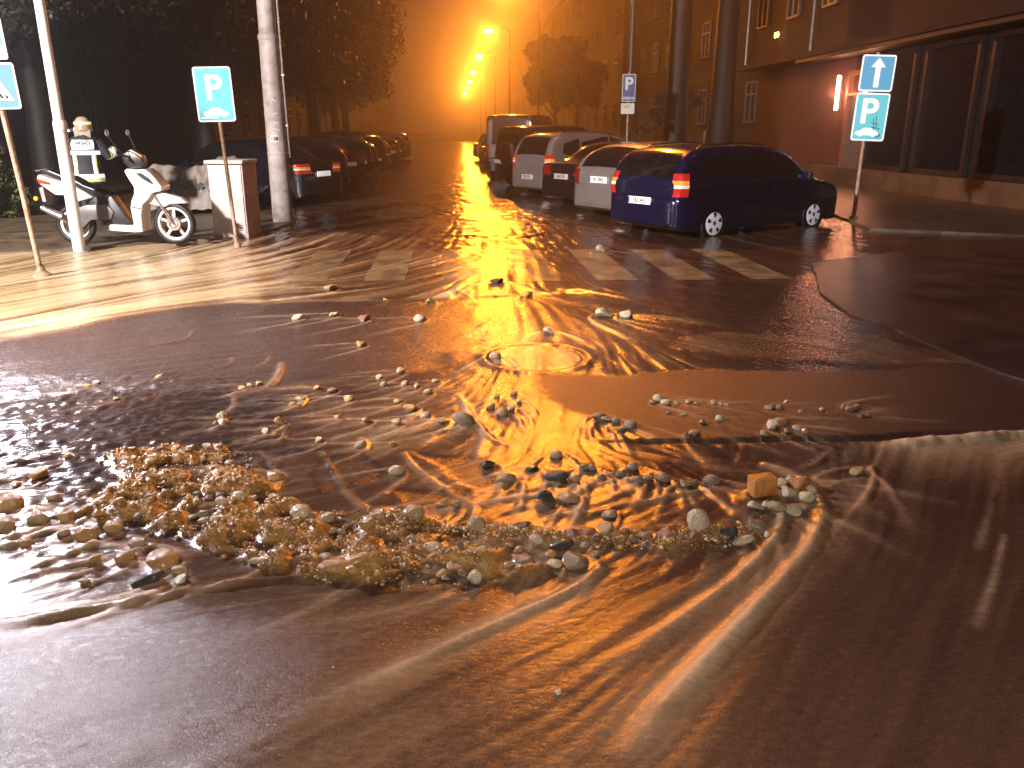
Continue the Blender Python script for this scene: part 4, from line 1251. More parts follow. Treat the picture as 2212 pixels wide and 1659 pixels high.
lb = band('name_panel', 1.30, 1.455, -PI / 2 - .80, -PI / 2 + .72, mat('panel_white', (.72, .76, .74), .5, emit=(.7, .75, .73), estr=.55), .018)
lettering('word', 'HASIČI', .078, mat('panel_print', (.10, .12, .14), .5), lb, (-.01, -.188, 1.405), bold=.002, sx=1.05)
MB().tube([(.335, .03, 1.205), (.36, .075, 1.205)], (.078, .074), 14).build('sleeve_band', yel, jk, smooth=True)
MB().tube([(.372, .10, 1.212), (.398, .16, 1.258)], (.073, .068), 14).build('sleeve_band', refl, jk, smooth=True)
MB().tube([(.398, .16, 1.258), (.42, .20, 1.30)], (.068, .062), 14).build('cuff', yel, jk, smooth=True)
hel = MB()
prof = [(.165, 1.60), (.160, 1.605), (.135, 1.62), (.130, 1.68), (.118, 1.75), (.085, 1.80), (.04, 1.825), (0, 1.83)]
hel.lathe(prof, 'Z', (0.02, .045, 0), 28)
h_o = hel.build('helmet', mat('dusty_helmet', (.42, .33, .22), .35, coat=.3, var=.2), t, smooth=True)
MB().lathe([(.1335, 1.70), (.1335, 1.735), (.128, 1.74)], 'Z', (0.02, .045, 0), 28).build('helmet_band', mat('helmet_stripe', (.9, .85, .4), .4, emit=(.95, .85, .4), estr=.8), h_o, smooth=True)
MB().prism([(-.11, 1.50), (.13, 1.48), (.135, 1.61), (-.115, 1.61)], -.09, -.075).build('neck_guard', mat('neck_cloth', (.40, .33, .25), .7), h_o, bevel=.006)
# ------------------------------------------------------------------ cars
glass_m = mat('dark_car_glass', (.008, .008, .010), .06, var=.3, coat=.3)
tyre_m = black
trim_m = dark_plastic
hub_m = mat('silver_wheel_glow', (.78, .75, .78), .35, metal=.2, var=.06, emit=(.8, .76, .85), estr=.28)  # faint emission put into the wheels for flash highlights
rim_dull = mat('dull_wheel', (.22, .20, .20), .4, metal=.5, var=.15)
lens_r = mat('red_lens', (.40, .015, .012), .18, coat=.6, var=.2, emit=(.75, .03, .02), estr=.30)
lens_rd = mat('red_lens_dark', (.22, .010, .008), .18, coat=.6, var=.2, emit=(.5, .02, .02), estr=.06)
lens_a = mat('amber_car_lens', (.8, .32, .05), .2, coat=.6, emit=(.95, .30, .03), estr=.35)
lens_w = mat('clear_car_lens', (.8, .75, .7), .2, coat=.6, emit=(.9, .6, .4), estr=.3)
head_m = mat('headlamp_glass', (.5, .5, .52), .1, coat=.8)
plate_m = mat('plate_bright', (.82, .80, .78), .4, var=.05, emit=(.85, .83, .8), estr=.65)  # plate made to glow in place of returned flash
plate_dim = mat('plate_dim', (.62, .56, .50), .4, var=.08, emit=(.6, .5, .42), estr=.12)  # dimmer copy of the plate, with less light put in
ink = mat('plate_ink', (.05, .05, .07), .5)

def pchip(px, pz, q):
    px = np.array(px, float); pz = np.array(pz, float)
    h = np.diff(px); d = np.diff(pz) / h
    m = np.zeros(len(px))
    for i in range(1, len(px) - 1):
        if d[i - 1] * d[i] > 0:
            w1 = 2 * h[i] + h[i - 1]; w2 = h[i] + 2 * h[i - 1]
            m[i] = (w1 + w2) / (w1 / d[i - 1] + w2 / d[i])
    m[0] = d[0]; m[-1] = d[-1]
    k = np.clip(np.searchsorted(px, q, 'right') - 1, 0, len(px) - 2)
    t = (q - px[k]) / h[k]
    return (1 + 2 * t) * (1 - t) ** 2 * pz[k] + t * (1 - t) ** 2 * h[k] * m[k] + t * t * (3 - 2 * t) * pz[k + 1] + t * t * (t - 1) * h[k] * m[k + 1]

SPECS = {}
SPECS['estate'] = dict(L=4.29, W=1.71, H=1.50, zb=.93, top=[(-2.145, .50), (-2.13, .70), (-2.08, .74), (-2.065, .97), (-1.78, 1.40), (-1.62, 1.455), (-.6, 1.50), (.2, 1.47), (.5, 1.41), (1.22, .97), (1.85, .82), (2.05, .70), (2.145, .50)],
    wx=(-1.29, 1.32), R=.31, rear=(-2.05, -1.80, .90), front=(.52, 1.20, .88), bump=.70,
    side=[[(-1.72, .98), (-.98, .97), (-.95, 1.40), (-1.55, 1.38)], [(-.90, .97), (-.02, .96), (-.02, 1.42), (-.87, 1.41)], [(.04, .96), (.98, .95), (.62, 1.25), (.38, 1.39), (.04, 1.42)]],
    doors=[(-.92, 0.0), (.02, 1.02)], tail=(.745, 1.10, .10), plate=.66)
SPECS['hatch'] = dict(L=4.05, W=1.68, H=1.46, zb=.92, top=[(-2.02, .48), (-2.0, .66), (-1.97, .70), (-1.93, .98), (-1.45, 1.36), (-1.25, 1.42), (-.4, 1.46), (.2, 1.43), (.5, 1.36), (1.2, .95), (1.75, .80), (1.93, .68), (2.02, .48)],
    wx=(-1.22, 1.25), R=.30, rear=(-1.91, -1.46, .88), front=(.52, 1.18, .88), bump=.66,
    side=[[(-1.40, .98), (-.98, .97), (-.95, 1.36), (-1.18, 1.33)], [(-.90, .97), (-.02, .96), (-.02, 1.38), (-.87, 1.37)], [(.04, .96), (.96, .94), (.62, 1.22), (.38, 1.35), (.04, 1.38)]],
    doors=[(-.92, 0.0), (.02, 1.0)], tail=(.70, .98, .11), plate=.80)
SPECS['mpv'] = dict(L=4.1, W=1.72, H=1.64, zb=.98, top=[(-2.05, .50), (-2.03, .72), (-2.0, .78), (-1.97, 1.04), (-1.70, 1.52), (-1.5, 1.59), (-.5, 1.64), (.3, 1.58), (.55, 1.50), (1.42, 1.0), (1.85, .85), (1.98, .70), (2.05, .50)],
    wx=(-1.25, 1.28), R=.31, rear=(-1.955, -1.72, .90), front=(.58, 1.40, .88), bump=.72,
    side=[[(-1.60, 1.04), (-1.02, 1.03), (-.98, 1.50), (-1.45, 1.47)], [(-.93, 1.03), (-.02, 1.02), (-.02, 1.54), (-.90, 1.53)], [(.04, 1.02), (1.12, 1.0), (.62, 1.38), (.42, 1.49), (.04, 1.54)]],
    doors=[(-.95, 0.0), (.02, 1.15)], tail=(.78, 1.12, .11), plate=.56)
SPECS['sedan'] = dict(L=4.45, W=1.73, H=1.44, zb=.93, top=[(-2.22, .48), (-2.20, .72), (-2.17, .80), (-2.14, .98), (-1.65, 1.02), (-1.0, 1.36), (-.8, 1.405), (-.3, 1.44), (.2, 1.42), (.45, 1.36), (1.12, .97), (1.85, .82), (2.12, .70), (2.22, .48)],
    wx=(-1.32, 1.38), R=.31, rear=(-1.60, -1.02, .80), front=(.47, 1.10, .86), bump=.66,
    side=[[(-.90, .98), (-.02, .97), (-.02, 1.37), (-.72, 1.34)], [(.04, .97), (.92, .96), (.60, 1.22), (.36, 1.33), (.04, 1.37)]],
    doors=[(-.98, 0.0), (.02, 1.0)], tail=(.74, .95, .30), plate=.72)
SPECS['suv'] = dict(L=4.0, W=1.74, H=1.80, zb=1.08, top=[(-2.0, .60), (-1.99, .80), (-1.96, .86), (-1.95, 1.12), (-1.88, 1.68), (-1.78, 1.76), (-.5, 1.80), (.25, 1.78), (.45, 1.70), (.95, 1.15), (1.80, 1.05), (1.95, .85), (2.0, .60)],
    wx=(-1.2, 1.25), R=.36, rear=(-1.94, -1.885, .86), front=(.47, .92, .88), bump=.78,
    side=[[(-1.75, 1.13), (-1.0, 1.13), (-.98, 1.66), (-1.68, 1.64)], [(-.92, 1.13), (-.02, 1.13), (-.02, 1.69), (-.90, 1.68)], [(.04, 1.13), (.80, 1.13), (.45, 1.60), (.04, 1.68)]],
    doors=[(-.95, 0.0), (.02, .92)], tail=(.85, 1.10, .10), plate=.78)
SPECS['van'] = dict(L=5.2, W=1.95, H=2.42, zb=1.15, top=[(-2.6, .62), (-2.59, .78), (-2.57, .84), (-2.55, 1.2), (-2.50, 2.25), (-2.40, 2.36), (-1.0, 2.42), (.9, 2.40), (1.15, 2.30), (1.85, 1.35), (2.4, 1.10), (2.56, .9), (2.6, .60)],
    wx=(-1.5, 1.6), R=.34, rear=(-2.545, -2.505, .84), front=(1.2, 1.82, .88), bump=.76,
    side=[[(.55, 1.35), (1.65, 1.33), (1.12, 2.0), (.55, 2.05)]], doors=[(.5, 1.55)], tail=(.9, 1.35, .10), plate=.9)

def make_car(name, label, cat, loc, rotz, kind, paint, group=None, plate=None, plate_m_=None, lens=None, rim=None, hub=False, scale=1.0, detail=True, spare=False):
    s = SPECS[kind]
    L_, W_, Hh, zb = s['L'], s['W'], s['H'], s['zb']
    tx = [p[0] for p in s['top']]; tz = [p[1] for p in s['top']]
    ztop = lambda x: pchip(tx, tz, np.asarray(x, float))
    z0 = .20 if kind != 'suv' and kind != 'van' else .30
    def wid(z, x):
        z = np.asarray(z, float); x = np.asarray(x, float)
        c = .28
        d = np.clip(np.maximum(-L_ / 2 + c - x, x - (L_ / 2 - c)), 0, c * .97)
        wp = W_ / 2 - .75 * (c - np.sqrt(np.maximum(c * c - d * d, 0)))
        up = np.clip((z - zb) / (Hh - zb), 0, 1.05); lo = np.clip((zb - z) / zb, 0, 1)
        tp = 1 - (.20 if kind not in ('van',) else .08) * up - .05 * lo ** 2 - .012 * np.exp(-((z - zb * .78) / .05) ** 2)
        b = wp * tp
        zt = ztop(x); rc = np.minimum(.085, (zt - z0) * .4)
        dd = np.clip(z - (zt - rc), 0, None); dd = np.minimum(dd, rc)
        return b - (rc - np.sqrt(np.maximum(rc * rc - dd * dd, 0)))
    # stations along the car, dense where the outline is steep
    st = []
    for i in range(len(tx) - 1):
        n = 5 if abs(tz[i + 1] - tz[i]) > .15 or tx[i + 1] - tx[i] > .3 else 3
        if tx[i + 1] - tx[i] > .6: n = 8
        st += list(np.linspace(tx[i], tx[i + 1], n, endpoint=False))
    st = np.array(st + [tx[-1]])
    V = []; ring = None
    for x in st:
        zt = float(ztop(x)); rc = min(.085, (zt - z0) * .4)
        end = max(0, abs(x) - (L_ / 2 - .35)) / .35
        zl = z0 + .10 * end ** 2
        zz = np.concatenate([np.linspace(zl, zt - rc, 11), zt - rc + rc * np.sin(np.linspace(0, PI / 2, 6)[1:])])
        yy = wid(zz, np.full(len(zz), x))
        yt = yy[-1]
        cr = .035 * min(1, (zt - .6) / .8)
        ty = yt * np.array([.8, .6, .4, .2, 0]); tzz = zt + cr * (1 - np.array([.8, .6, .4, .2, 0]) ** 2)
        half = list(zip(yy, zz)) + list(zip(ty, tzz))
        full = half + [(-a, b) for a, b in half[-2::-1]]
        ring = len(full)
        V += [(x, a, b) for a, b in full]
    F = []
    for i in range(len(st) - 1):
        for k in range(ring - 1):
            a = i * ring + k
            F.append((a, a + 1, a + ring + 1, a + ring))
        F.append((i * ring + ring - 1, i * ring, (i + 1) * ring, (i + 1) * ring + ring - 1))
    F.append(tuple(range(ring))); F.append(tuple((len(st) - 1) * ring + k for k in range(ring))[::-1])
    root = empty(name, loc, rotz, label, cat, group)
    root.scale = (scale,) * 3
    mb = MB(); mb.v = V; mb.f = F
    body = mb.build('body', paint, root)
    # wheel openings
    cut = MB()
    for wx in s['wx']:
        for sd in (-1, 1):
            pr = [(0, sd * (W_ / 2 - .30)), (s['R'] + .055, sd * (W_ / 2 - .30)), (s['R'] + .055, sd * (W_ / 2 + .2)), (0, sd * (W_ / 2 + .2))]
            cut.lathe(pr, 'Y', (wx, 0, s['R']), 28)
    co = cut.build('cutter', paint)
    md = body.modifiers.new('b', 'BOOLEAN'); md.operation = 'DIFFERENCE'; md.object = co; md.solver = 'FAST' if not detail else 'EXACT'
    dg = bpy.context.evaluated_depsgraph_get(); dg.update()
    m2 = bpy.data.meshes.new_from_object(body.evaluated_get(dg))
    body.modifiers.clear(); old = body.data; body.data = m2; m2.name = 'body'
    bpy.data.objects.remove(co)
    m2.materials.clear(); m2.materials.append(paint)
    m2.polygons.foreach_set('use_smooth', [True] * len(m2.polygons))
    m2.set_sharp_from_angle(angle=math.radians(42))
    def pts_patch(nm, grid, m, parent=root):
        g = np.array(grid); a, b = g.shape[:2]
        ii = np.arange(a * b).reshape(a, b)
        f = np.stack([ii[:-1, :-1].ravel(), ii[:-1, 1:].ravel(), ii[1:, 1:].ravel(), ii[1:, :-1].ravel()], 1)
        return link_mesh(nm, np_mesh(nm, g.reshape(-1, 3), f), m, parent, smooth=True)
    def top_patch(nm, xa, xb, frac, m, off=.006, n=16):
        xq = np.linspace(xa, xb, n); zq = ztop(xq)
        g = []
        for x, z in zip(xq, zq):
            e = 1e-3
            dz = float(ztop(x + e) - ztop(x - e)); nx_, nz_ = -dz, 2 * e
            l = math.hypot(nx_, nz_); nx_ /= l; nz_ /= l
            cr = .035 * min(1, (z - .6) / .8)
            yt = float(wid(z, x))
            row = []
            for q in np.linspace(-frac, frac, 13):
                row.append((x + nx_ * off, q * yt, z + cr * (1 - q * q) + nz_ * off))
            g.append(row)
        return pts_patch(nm, g, m)
    top_patch('rear_window', s['rear'][0], s['rear'][1], s['rear'][2], glass_m)
    top_patch('windscreen', s['front'][0], s['front'][1], s['front'][2], glass_m)
    def side_patch(nm, poly, sd, m, off=.006, parent=root, nz=5, nx=8):
        za, zc = min(p[1] for p in poly), max(p[1] for p in poly)
        g = []
        n = len(poly)
        for z in np.linspace(za + .002, zc - .002, nz):
            xsx = []
            for i in range(n):
                (x0, a0), (x1, a1) = poly[i], poly[(i + 1) % n]
                if (a0 - z) * (a1 - z) <= 0 and a0 != a1:
                    xsx.append(x0 + (x1 - x0) * (z - a0) / (a1 - a0))
            if len(xsx) < 2: continue
            row = [(x, sd * (float(wid(z, x)) + off), z) for x in np.linspace(min(xsx), max(xsx), nx)]
            g.append(row)
        return pts_patch(nm, g, m, parent)
    for sd in (-1, 1):
        for poly in s['side']:
            side_patch('side_window', poly, sd, glass_m, off=.008)
        if detail:
            for k, (xa, xb) in enumerate(s['doors']):
                a0 = xa + .02
                lo_ = .30 if kind not in ('suv', 'van') else .42
                arch = s['wx'][0] + s['R'] + .09
                poly = [(max(a0, arch) if k == 0 and len(s['doors']) > 1 else a0, lo_), (min(xb - .01, s['wx'][1] - s['R'] - .09), lo_), (xb - .01, zb * .80), (xb - .012, zb), (a0, zb), (a0, zb * .80)]
                d = side_patch('door', poly, sd, paint, off=.0045, nz=9, nx=8)
                xh = a0 + .10
                MB().box((xh + .05, sd * (float(wid(zb - .10, xh)) + .018), zb - .10), (.17, .022, .026)).build('handle', paint, d, bevel=.006)
            MB().box((0.0, sd * (W_ / 2 * .955), z0 + .04), (s['wx'][1] - s['wx'][0] - 2 * s['R'] - .2, .02, .09)).build('sill_strip', MATS.get('sill_plastic') or mat('sill_plastic', (.10, .09, .10), .3, coat=.3), root, bevel=.006)
            mr = MB().box((s['side'][-1][1][0] - .1, sd * (W_ / 2 + .09), zb + .07), (.09, .20, .13)).build('wing_mirror', paint, root, bevel=.03)
    # lamps
    za, zc, inner = s['tail']
    def rear_x(z):
        lo, hi = -L_ / 2, -L_ / 2 + 1.0
        for _ in range(30):
            mid = (lo + hi) / 2
            if float(ztop(mid)) < z: lo = mid
            else: hi = mid
        return hi
    lens = lens or lens_rd
    for sd in (-1, 1):
        def strip(nm, z0_, z1_, m, parent=root):
            g = []
            for z in np.linspace(z0_, z1_, 6):
                xr = rear_x(z) if z > tz[0] else -L_ / 2
                ye = float(wid(z, xr + .002))
                row = [(xr - .012, sd * (ye - inner), z), (xr - .012, sd * (ye - inner * .5), z), (xr - .011, sd * (ye - .01), z)]
                for dx in (.004, .02, .045, .075, .11, .14):
                    row.append((xr + dx, sd * (float(wid(z, xr + dx)) + .010), z))
                g.append(row)
            return pts_patch(nm, g, m, parent)
        hgt = zc - za
        tl = strip('tail_light', za, za + hgt * .36, lens)
        strip('indicator_lens', za + hgt * .37, za + hgt * .52, lens_w if lens is lens_r else lens, tl)
        strip('amber_lens', za + hgt * .53, za + hgt * .70, lens_a if lens is lens_r else lens, tl)
        strip('brake_lens', za + hgt * .71, zc, lens, tl)
        hx = L_ / 2 - .16
        MB().box((hx, sd * (W_ / 2 - .30), float(ztop(hx)) - .13), (.20, .34, .13), rz=-sd * .35).build('headlight', head_m, root, bevel=.03)
    # bumper band and plate
    zbp = s['bump']
    g = []
    for z in np.linspace(.34, zbp - .05, 6):
        row = []
        xr = -L_ / 2
        for q in np.linspace(-1, 1, 21):
            aq = abs(q)
            if aq < .8: row.append((xr - .022, q / .8 * float(wid(min(z, tz[0] - .12), xr + .01)) * 1.0, z))
            else:
                dx = (aq - .8) / .2 * .55
                row.append((xr + dx - .004, math.copysign(float(wid(min(z, tz[0] - .12), xr + dx)) + .012, q), z))
        g.append(row)
    pts_patch('rear_bumper', g, paint if kind not in ('suv', 'van') else trim_m)
    pz = s['plate']; px_ = (rear_x(pz) if pz > tz[0] else -L_ / 2) - .035
    if spare:
        sp = MB().lathe([(.0, -.11), (.28, -.11), (.34, -.07), (.355, 0), (.34, .07), (0, .07)], 'X', (-L_ / 2 - .09, -.12, 1.02), 28).build('spare_wheel_cover', MATS.get('spare_cover') or mat('spare_cover', (.07, .05, .045), .3, coat=.4), root, smooth=True)
        MB().lathe([(.335, -.085), (.36, -.05), (.365, 0), (.345, 0)], 'X', (-L_ / 2 - .09, -.12, 1.02), 28).build('rim', rim_dull, sp, smooth=True)
    yp = .45 if spare else 0
    pl = MB().box((px_ + .01, yp, pz), (.02, .52, .115)).build('number_plate', plate_m_ or plate_dim, root, bevel=.006)
    if plate:
        lettering('plate_text', plate, .105, ink, pl, (px_ - .0012, yp - .01, pz), (PI / 2, 0, -PI / 2), bold=.002, sx=.80)
        MB().box((px_ - .0007, yp + .238, pz), (.002, .034, .10)).build('plate_band', mat('plate_blue', (.05, .10, .35), .4), pl)
    # wheels
    for wx in s['wx']:
        for sd in (-1, 1):
            R = s['R']
            prof = [(R * .62, -.09), (R * .93, -.095), (R, -.06), (R, .06), (R * .93, .095), (R * .62, .09)]
            w = MB().lathe(prof, 'Y', (wx, sd * (W_ / 2 - .105), R), 30).build('wheel', tyre_m, root, smooth=True)
            yo = sd * (W_ / 2 - .105 + .088)
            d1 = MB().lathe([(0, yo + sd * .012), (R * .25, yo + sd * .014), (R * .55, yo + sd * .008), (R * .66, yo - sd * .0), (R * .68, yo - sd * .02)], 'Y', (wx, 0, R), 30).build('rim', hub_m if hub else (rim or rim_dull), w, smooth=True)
            hole = MB()
            for k in range(5):
                a = 2 * PI * k / 5 + PI / 2
                c, sn = math.cos(a), math.sin(a)
                q = []
                for (r1, t1) in ((R * .30, -.16), (R * .56, -.24), (R * .56, .24), (R * .30, .16)):
                    aa = a + t1
                    q.append((wx + r1 * math.cos(aa), yo + sd * .0165, R + r1 * math.sin(aa)))
                hole.add(q, [(0, 1, 2, 3)])
            hole.build('rim_opening', black, d1)
            if hub:
                MB().lathe([(0, yo + sd * .02), (R * .10, yo + sd * .019), (R * .12, yo + sd * .013)], 'Y', (wx, 0, R), 16).build('hub_cap', rim_dull, d1, smooth=True)
    if detail and kind in ('estate', 'mpv'):
        for sd in (-1, 1):
            zr = float(ztop(-.6))
            MB().tube([(-1.5, sd * .56, float(ztop(-1.5)) - .01), (-1.4, sd * .57, float(ztop(-1.4)) + .045), (-.6, sd * .58, zr + .05), (.1, sd * .57, float(ztop(.1)) + .04), (.2, sd * .56, float(ztop(.2)) - .01)], .013, 6).build('roof_rail', trim_m, root, smooth=True)
    MB().tube([(-1.2 if kind != 'sedan' else -.7, 0, float(ztop(-1.2 if kind != 'sedan' else -.7)) + .02), (-1.42 if kind != 'sedan' else -.9, 0, float(ztop(-1.2 if kind != 'sedan' else -.7)) + .24)], .006, 5).build('aerial', trim_m, root)
    return root

def paint(nm, c, metal=.25, rough=.3):
    return mat('paint_' + nm, c, rough, metal=metal, coat=1.0, var=.05, scale=3)
p_blue = paint('deep_blue', (.004, .007, .040), .3, .25)
p_silver = paint('silver', (.34, .30, .29), .5, .34)
p_black = paint('black', (.014, .011, .013), .1, .25)
p_char = paint('charcoal', (.045, .035, .034), .3, .3)
p_maroon = paint('maroon', (.09, .014, .012), .2, .3)
p_green = paint('dark_green', (.012, .03, .022), .2, .3)
p_white = paint('dull_white', (.42, .36, .32), .0, .35)
p_navy = paint('navy', (.005, .006, .013), .2, .3)
R_ = math.radians

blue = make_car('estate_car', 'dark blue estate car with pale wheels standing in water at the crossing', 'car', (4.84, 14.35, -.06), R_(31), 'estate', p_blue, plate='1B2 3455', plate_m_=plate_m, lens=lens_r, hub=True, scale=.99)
s_ = SPECS['estate']
MB().box((-1.985, -.58, 1.03), (.008, .13, .09), ry=.55).build('sticker', mat('sticker_pale', (.6, .6, .4), .5, emit=(.6, .6, .4), estr=.4), blue)
make_car('hatchback_car', 'silver hatchback with bright number plate parked between two dark cars', 'car', (4.50, 16.62, -.02), R_(28), 'hatch', p_silver, plate='1B1 0943', plate_m_=plate_m)
make_car('hatchback_car', 'black saloon squeezed between the silver hatchback and the tall silver family car', 'car', (4.35, 19.55, -.02), R_(29), 'sedan', p_black, plate='1B4 2767', plate_m_=plate_dim)
make_car('mpv_car', 'tall silver family car with red tail lamp and orange lit roof', 'car', (3.72, 22.55, -.02), R_(30), 'mpv', p_silver, plate='1B3 0262', plate_m_=plate_dim, lens=lens_r)
make_car('suv_car', 'dark boxy off road car with spare wheel on its tailgate', 'car', (3.42, 26.3, 0), R_(30), 'suv', p_black, spare=True)
make_car('delivery_van', 'tall dark van looming behind the off road car', 'van', (2.75, 32.0, 0), R_(72), 'van', p_char, scale=.92)
right_more = [('hatch', p_maroon, 'dark red hatchback just past the tall van'), ('sedan', p_black, 'black saloon second past the tall van'), ('estate', p_navy, 'navy estate third past the tall van'),
              ('hatch', p_char, 'charcoal hatchback fourth past the tall van'), ('mpv', p_white, 'whitish family car fifth past the tall van'), ('sedan', p_green, 'green saloon sixth past the tall van')]
yy = 35.6
for k, p, lab in right_more:
    make_car('parked_car', lab, 'car', (3.55, yy, 0), R_(30), k, p, 'cars parked on the far lamp side', detail=False)
    yy += 3.0
left_list = [('sedan', p_navy, 'dark blue saloon with lit red tail lamp, first car behind the round mast', plate_m),
             ('hatch', p_black, 'black hatchback second behind the round mast', plate_dim), ('sedan', p_maroon, 'dark red saloon third behind the round mast', plate_dim),
             ('estate', p_black, 'black estate fourth behind the round mast', plate_dim), ('hatch', p_char, 'charcoal hatchback fifth behind the round mast', plate_dim),
             ('mpv', p_green, 'green family car sixth behind the round mast', plate_dim), ('hatch', p_silver, 'silver hatchback seventh behind the round mast', plate_dim),
             ('sedan', p_char, 'charcoal saloon eighth behind the round mast', plate_dim), ('hatch', p_maroon, 'dark red hatchback ninth behind the round mast', plate_dim),
             ('estate', p_navy, 'navy estate tenth behind the round mast', plate_dim), ('sedan', p_black, 'black saloon eleventh behind the round mast', plate_dim), ('mpv', p_white, 'whitish family car last in the row behind the round mast', plate_dim)]
yy = 20.7
for i, (k, p, lab, pm) in enumerate(left_list):
    make_car('parked_car', lab, 'car', (-4.95 + .03 * i, yy, 0), R_(152 + random.uniform(-3, 3)), k, p, 'cars parked behind the mast', plate_m_=pm, lens=lens_r if i == 0 else lens_rd, detail=i < 5)
    yy += 2.95
lampY = [22.0, 45.0, 67.0, 89.0, 112.0, 132.0, 154.0, 176.0]
# ------------------------------------------------------------------ street lamps
lamp_glow = mat('sodium_glass', (1.0, .6, .2), .4, emit=(1.0, .50, .10), estr=140.0)
post_m = mat('dark_post_paint', (.05, .04, .04), .45)
for i, y in enumerate(lampY):
    nth = ['first', 'second', 'third', 'fourth', 'fifth', 'sixth', 'seventh', 'eighth'][i]
    t = empty('street_lamp', (4.62, y, 0), 0, f'orange glowing street lamp on a bracket, {nth} along the street', 'street lamp', 'sodium lamps along the street')
    MB().tube([(0, 0, 0), (0, 0, 4.5), (0, 0, 9.0)], (.07, .055, .045), 10).build('post', post_m, t, smooth=True)
    MB().tube([(0, 0, 8.9), (-.3, 0, 9.15), (-1.3, 0, 9.05)], .035, 8).build('arm', post_m, t, smooth=True)
    MB().box((-1.58, 0, 9.08), (.75, .26, .14)).build('hood', post_m, t, bevel=.04)
    MB().box((-1.62, 0, 8.95), (.66, .34, .13)).build('diffuser', lamp_glow, t, bevel=.02)

# ------------------------------------------------------------------ trees
def leaf_mat(nm, a, b):
    m, nt, bs = nodes_of(nm)
    g = N(nt, 'ShaderNodeNewGeometry')
    r = N(nt, 'ShaderNodeValToRGB')
    r.color_ramp.elements[0].color = (*a, 1); r.color_ramp.elements[1].color = (*b, 1)
    nt.links.new(g.outputs['Random Per Island'], r.inputs['Fac'])
    nt.links.new(r.outputs['Color'], bs.inputs['Base Color'])
    bs.inputs['Roughness'].default_value = .45
    return m
lf_dark = leaf_mat('dark_leaves', (.020, .020, .016), (.060, .050, .034))
lf_mid = leaf_mat('street_leaves', (.05, .05, .022), (.13, .10, .045))
bark = mat('wet_bark', (.013, .009, .011), .6, var=.35, scale=10, bump=.6, bscale=25)

def leaf_cloud(name, centres, radii, n, size, m, parent):
    rr = np.random.default_rng(abs(hash(name)) % 1000 + n)
    c = np.array(centres); k = rr.integers(0, len(c), n)
    d = rr.normal(size=(n, 3)); d /= np.linalg.norm(d, axis=1)[:, None]
    rad = np.array(radii)[k][:, None] * (rr.random((n, 1)) ** .45)
    p = c[k] + d * rad * np.array([1, 1, .75])
    s = size * rr.uniform(.6, 1.35, (n, 1))
    a = rr.normal(size=(n, 3)); a /= np.linalg.norm(a, axis=1)[:, None]
    b = np.cross(a, rr.normal(size=(n, 3))); b /= np.linalg.norm(b, axis=1)[:, None] + 1e-9
    droop = np.array([0, 0, -.35])
    V = np.stack([p - a * s, p + b * s * .45 + droop * s * .2, p + a * s + droop * s, p - b * s * .45 + droop * s * .2], 1).reshape(-1, 3)
    F = np.arange(4 * n).reshape(n, 4)
    return link_mesh(name, np_mesh(name, V, F), m, parent)

def tree(name, label, loc, h, tr, crown_z, crown_r, n_cl, n_leaf, size, lm, lean=(0, 0), group=None, squash=.8, seed=1, low=0.0):
    rr = random.Random(seed)
    t = empty(name, loc, rr.uniform(0, 6), label, 'tree', group)
    pts = [(0, 0, -.1), (.02, .0, h * .2), (lean[0] * .4 + .05, lean[1] * .4, h * .5), (lean[0], lean[1], h * .8), (lean[0] * 1.2, lean[1] * 1.2, h)]
    MB().tube(pts, (tr * 1.35, tr, tr * .85, tr * .5, tr * .15), 14).build('trunk', bark, t, smooth=True)
    cs = []; rs = []
    limbs = MB()
    for i in range(n_cl):
        a = rr.uniform(0, 2 * PI); e = rr.uniform(-.75 + low, 1.0)
        r = crown_r * rr.uniform(.35, .95) * math.sqrt(max(0.12, 1 - (e * .85) ** 2))
        c = (lean[0] + r * math.cos(a), lean[1] + r * math.sin(a), crown_z + e * crown_r * squash)
        cs.append(c); rs.append(crown_r * rr.uniform(.22, .40))
        z0 = min(h * .95, max(h * .35, c[2] - crown_r * .6))
        st = (lean[0] * z0 / h, lean[1] * z0 / h, z0)
        mid = ((st[0] + c[0]) / 2 + rr.uniform(-.2, .2), (st[1] + c[1]) / 2 + rr.uniform(-.2, .2), (st[2] + c[2]) / 2 + .25)
        limbs.tube([st, mid, c], (tr * .32, tr * .18, tr * .05), 6)
    limbs.build('limbs', bark, t, smooth=True)
    leaf_cloud('crown', cs, rs, n_leaf, size, lm, t)
    return t
tree('roadside_tree', 'round crowned street tree dark against the orange glow above the parked cars', (5.75, 47.0, .05), 5.2, .13, 4.5, 1.8, 50, 16000, .13, lf_mid, seed=3, squash=.95)
tree('roadside_tree', 'tall dark trunk rising behind the blue estate car', (6.50, 24.4, .05), 14.0, .32, 12.5, 3.4, 30, 9000, .20, lf_dark, seed=4, low=.5)
tree('roadside_tree', 'small bushy tree behind the reserved parking sign', (8.9, 33.5, .05), 3.2, .08, 2.5, .85, 16, 3500, .10, lf_dark, seed=5)
tree('roadside_tree', 'second tall dark trunk close to the lit doorway wall', (9.6, 30.0, .05), 13.0, .42, 12.3, 3.2, 22, 6000, .20, lf_dark, seed=14, low=.5)
